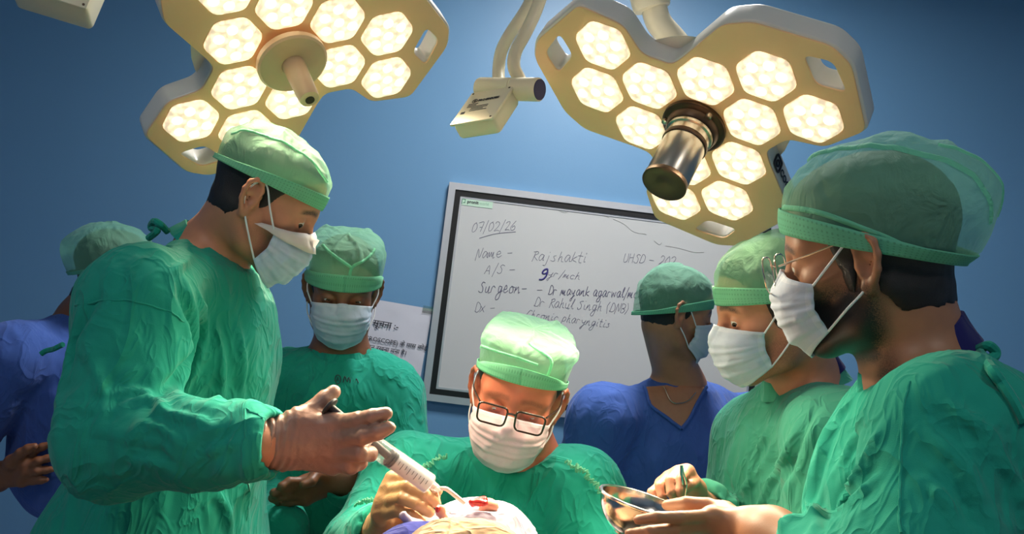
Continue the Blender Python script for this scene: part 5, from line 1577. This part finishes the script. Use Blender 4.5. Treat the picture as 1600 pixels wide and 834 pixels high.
# ------------------------------------------------------------------ instruments
def clear_plastic(name, col, clear):
    t = NT(name); t.base(col); t.set(Roughness=0.2)
    tr = t.add('ShaderNodeBsdfTransparent'); m = t.add('ShaderNodeMixShader'); m.inputs[0].default_value = clear
    t.link(t.b.outputs[0], m.inputs[1]); t.link(tr.outputs[0], m.inputs[2]); t.link(m.outputs[0], t.out.inputs[0]); return t.m
M['barrel'] = clear_plastic('clear_syringe_plastic', srgb(225, 225, 228), 0.75)
M['fluid'] = plain('milky_syringe_fill', srgb(236, 234, 236), 0.4, nz=0.02)
M['rubber'] = plain('dark_plunger', srgb(40, 36, 38), 0.5)
M['bright_steel'] = plain('polished_steel', srgb(214, 206, 196), 0.16, 1.0, nz=0.03)
def syringe():
    a = at(514, 634, 1.045); f0 = at(575, 690, 1.035); f1 = at(672, 757, 1.055); tip = at(684, 767, 1.058); nd = at(689, 787, 1.062)
    r = empty('syringe', f1, 'large plastic syringe with milky fill in the gloved hand', 'syringe')
    ax = unit(f1 - f0); L = np.linalg.norm(f1 - f0)
    MB().lathe(f0, ax, [(.0135, 0), (.0145, .0005), (.0145, L - .002), (.0125, L), (.006, L + .003), (.003, L + .004)], 32, False).build('barrel', M['barrel'], r)
    MB().lathe(f0, ax, [(.0125, L * .42), (.0130, L * .425), (.0130, L - .003), (.010, L - .001)], 32).build('fill', M['fluid'], r)
    MB().lathe(f0, ax, [(.0128, L * .33), (.0133, L * .34), (.0133, L * .36), (.0122, L * .37), (.0133, L * .38), (.0133, L * .41), (.011, L * .42)], 28).build('plunger_seal', M['rubber'], r)
    x, y = perp(ax)
    MB().box(f0 + ax * .001, (.044, .026, .003), np.stack([unit(CU - ax * (CU @ ax)), np.cross(ax, unit(CU - ax * (CU @ ax))), ax], 1), .001).build('flange', M['fluid'], r)
    back = unit(a - f0)
    Lp = np.linalg.norm(a - f0)
    MB().cyl(a, f0 + ax * L * .34, .0058, .0058, 10).build('plunger_rod', M['rubber'], r)
    MB().lathe(a, back, [(.012, -.004), (.014, -.003), (.014, 0), (.012, .001)], 24).build('thumb_rest', M['rubber'], r)
    for k in range(9):
        q = f0 + ax * L * (.46 + .055 * k); u = unit((CAM - q) - ax * ((CAM - q) @ ax)); v = np.cross(ax, u)
        pts = [q + (u * math.cos(t) + v * math.sin(t)) * .0147 for t in np.linspace(-.2, .2 + .3 * (k % 2), 6)]
        MB().tube(pts, .0004, 4).build('graduation', M['print'], r)
    MB().lathe(f1 + ax * .002, ax, [(.0045, 0), (.0045, .006), (.0032, .007), (.0028, np.linalg.norm(tip - f1))], 16).build('needle_hub', M['barrel'], r)
    MB().tube([f1 + ax * (np.linalg.norm(tip - f1) * .9), nd], .0008, 6).build('needle', M['bright_steel'], r)
syringe()
def bowl():
    c = at(1004, 784, .967); n = cdir(.28, .94, -.01); R_ = .0535
    r = empty('steel_bowl', c - n * .045, 'small round stainless steel bowl with rolled rim held in one hand', 'bowl')
    out = []; inn = []
    for k in range(13):
        t = k / 12; a = t * math.pi / 2
        out.append((max(.018, R_ * math.sin(.33 + a * .79)), -.044 + .044 * (1 - math.cos(a)) ** .8))
    out[0] = (.001, -.044); out.insert(1, (.024, -.044))
    out = sorted(out, key=lambda q: (q[1], q[0]))
    inn = [(max(q[0] - .0012, .0005), q[1] + .0012) for q in out[::-1]]
    MB().lathe(c, n, out + [(R_ + .001, .0005)] + inn, 56, False).build('shell', M['bright_steel'], r)
    x, y = perp(n); pts = [c + (x * math.cos(t) + y * math.sin(t)) * (R_ + .0015) + n * .0005 for t in np.linspace(0, 2 * math.pi, 65)]
    MB().tube(pts, .0022, 8).build('rolled_rim', M['bright_steel'], r)
bowl()
def forceps():
    r = empty('forceps', at(1066, 778, 1.183), 'slim steel forceps pinched in the fingers above the bowl', 'forceps')
    for k in (-1, 1):
        P = [at(1065, 727, 1.182), at(1066 + 1.5 * k, 740, 1.180), at(1069 + 3.0 * k, 756, 1.178), at(1069 + 2.2 * k, 770, 1.178), at(1068 + .8 * k, 784, 1.178)]
        MB().tube(smooth_path(P), [.0022 if i < 14 else .0014 for i in range(25)], 8).build('prong', M['bright_steel'], r)
forceps()
def hook():
    r = empty('retractor', at(724, 786, 1.09), 'bent metal retractor reaching from the surgeon glove to the wound', 'retractor')
    MB().tube(smooth_path([at(668, 772, 1.10), at(680, 766, 1.095), at(690, 763, 1.09), at(698, 764, 1.088), at(710, 773, 1.088), at(726, 786, 1.09)]), .0032, 10).build('shaft', plain('pale_coated_metal', srgb(226, 206, 190), .3, .4), r)
hook()

# ------------------------------------------------------------------ operating table, patient and drapes
TBX, TBZ = -.07, 1.0
def table():
    r = empty('operating_table', (TBX, .75, 0), 'padded operating table under the draped patient', 'operating table')
    MB().box((TBX, .68, TBZ - .035), (.50, 1.75, .07), np.eye(3), .02).build('mattress', M['black'], r)
    MB().box((TBX, .68, TBZ - .09), (.46, 1.7, .04)).build('table_frame', M['steel'], r, smooth=False)
    MB().box((TBX, .55, .5), (.22, .26, .80), np.eye(3), .02).build('column', M['housing'], r)
    MB().box((TBX, .55, .06), (.48, .9, .12), np.eye(3), .03).build('base', M['housing'], r)
table()
M['drape_white'] = fabric('white_drape_cloth', srgb(168, 156, 172), .6, .05)
M['drape_blue'] = fabric('deep_blue_drape_cloth', srgb(40, 46, 120), .3)
M['drape_beige'] = fabric('beige_drape_cloth', srgb(168, 140, 112), .6, .08)
M['flesh'] = skin('patient_skin', srgb(226, 158, 128), srgb(24, 18, 16))
def wet_red():
    t = NT('wet_red_tissue'); t.base(t.mix(t.noise(180, 4), srgb(150, 12, 18), srgb(222, 60, 52))); t.set(Roughness=.18)
    t.link(t.bump(t.noise(220, 3), .5, .003), t.b.inputs['Normal']); return t.m
M['wound'] = wet_red()
def soft(o, h, seed, amp, s1, drape=None, clip=None):
    V, F = mesh_sdf(o, h, (lambda P, D: np.maximum(D, clip - P[:, 2])) if clip is not None else None)
    V = relax(V, F, 2); N = normals(V, F)
    W = np.stack([perlin(V * 9 + seed), perlin(V * 9 + seed + 20), perlin(V * 9 + seed + 50)], 1)
    S = V if drape is None else V - (V @ unit(drape))[:, None] * unit(drape) * .75
    return V + N * (amp * (ridged(S * s1 + W + seed) * .8 + .4 * ridged(S * s1 * 2.3 + W * 2 + seed)))[:, None], F
def patient():
    # lying on the table, head towards the surgeon; only a little skin and the wound show through the drape
    hc = at(742, 905, 1.115); o = Sdf()
    o.ell(hc, (.075, .095, .070), k=.02)
    o.cap(hc + np.array([0, -.08, -.02]), hc + np.array([0, -.20, -.01]), .045, .045, .03)
    ch = np.array([TBX, hc[1] - .40, TBZ + .065]); o.ell(ch, (.15, .20, .045), k=.05)
    o.ell(ch + np.array([0, -.38, -.01]), (.13, .22, .04), k=.05)
    for k in (-1, 1): o.cap(ch + np.array([k * .08, -.5, -.01]), np.array([TBX + k * .08, .15, TBZ + .045]), .045, .038, .03)
    o.cap(hc, at(762, 792, 1.095), .02, .012, .012); o.ell(at(763, 787, 1.092), (.012, .010, .007), k=.008); o.ell(at(772, 791, 1.09), (.008, .008, .006), k=.006)
    o.cap(hc, at(689, 800, 1.07), .012, .006, .01); o.ell(at(688, 797, 1.068), (.009, .006, .009), k=.005)
    V, F = mesh_sdf(o, .0048)
    p = obj('patient', V, F, M['flesh'], origin=(hc[0], hc[1], TBZ), label='patient lying under the drapes with a red open wound at the field', cat='person')
    a = p.data.attributes.new('stubble', 'FLOAT', 'POINT')
    w = Sdf(); w.cap(at(739, 786, 1.078), at(756, 781, 1.08), .0055, .006, .004); w.ell(at(748, 785, 1.075), (.014, .006, .005), k=.004);
    V, F = mesh_sdf(w, .0018); N = normals(V, F); V = V + N * (.0011 * perlin(V * 260))[:, None]
    obj('wound', V, F, M['wound'], p, label='glistening red wound')
    w = Sdf(); w.ell(at(684, 795, 1.064), (.004, .004, .005)); V, F = mesh_sdf(w, .0014)
    obj('wound_spot', V, F, M['wound'], p, label='small red spot beside the needle')
    return p
patient()
def drapes():
    R = np.stack([CR, CF, CU], 1)
    o = Sdf()
    o.ell(at(728, 868, 1.105), (.098, .12, .052), R, .02); o.ell(at(758, 836, 1.11), (.050, .09, .034), R, .035)
    o.cap(at(650, 826, 1.07), at(631, 806, 1.06), .014, .004, .02)
    c = at(735, 915, 1.11); o.cap(c, np.array([c[0], c[1], TBZ + .02]), .10, .13, .04)
    V, F = soft(o, .0034, 3, .0075, 19, cdir(1, .35, .2), TBZ + .012)
    obj('white_drape', V, F, M['drape_white'], label='white surgical drape sheet tented over the patient head', cat='drape', group='surgical drapes')
    o = Sdf(); b = at(655, 862, 1.045); o.ell(b, (.062, .05, .036), R, .02); c = at(660, 900, 1.05); o.cap(c, np.array([c[0], c[1], TBZ + .03]), .05, .07, .04)
    V, F = soft(o, .004, 8, .002, 24, CR, TBZ + .012)
    obj('blue_drape', V, F, M['drape_blue'], label='deep blue drape edge folded in front of the white sheet', cat='drape', group='surgical drapes')
    o = Sdf(); b = at(722, 868, 1.01); o.ell(b, (.084, .05, .038), R, .02)
    o.cap(at(676, 858, 1.0), at(690, 838, 1.01), .014, .008, .02); c = at(725, 920, 1.01); o.cap(c, np.array([c[0], c[1] - .02, TBZ + .05]), .06, .09, .05)
    b2 = np.array([TBX, .85, TBZ + .05]); o.ell(b2, (.22, .42, .085), k=.06); o.ell(b2 + np.array([0, -.55, -.01]), (.22, .40, .082), k=.06)
    V, F = soft(o, .0048, 5, .0070, 22, cdir(1, .3, 0), TBZ + .012)
    obj('beige_drape', V, F, M['drape_beige'], label='crumpled beige drape cloth over the patient, nearest the camera', cat='drape', group='surgical drapes')
drapes()
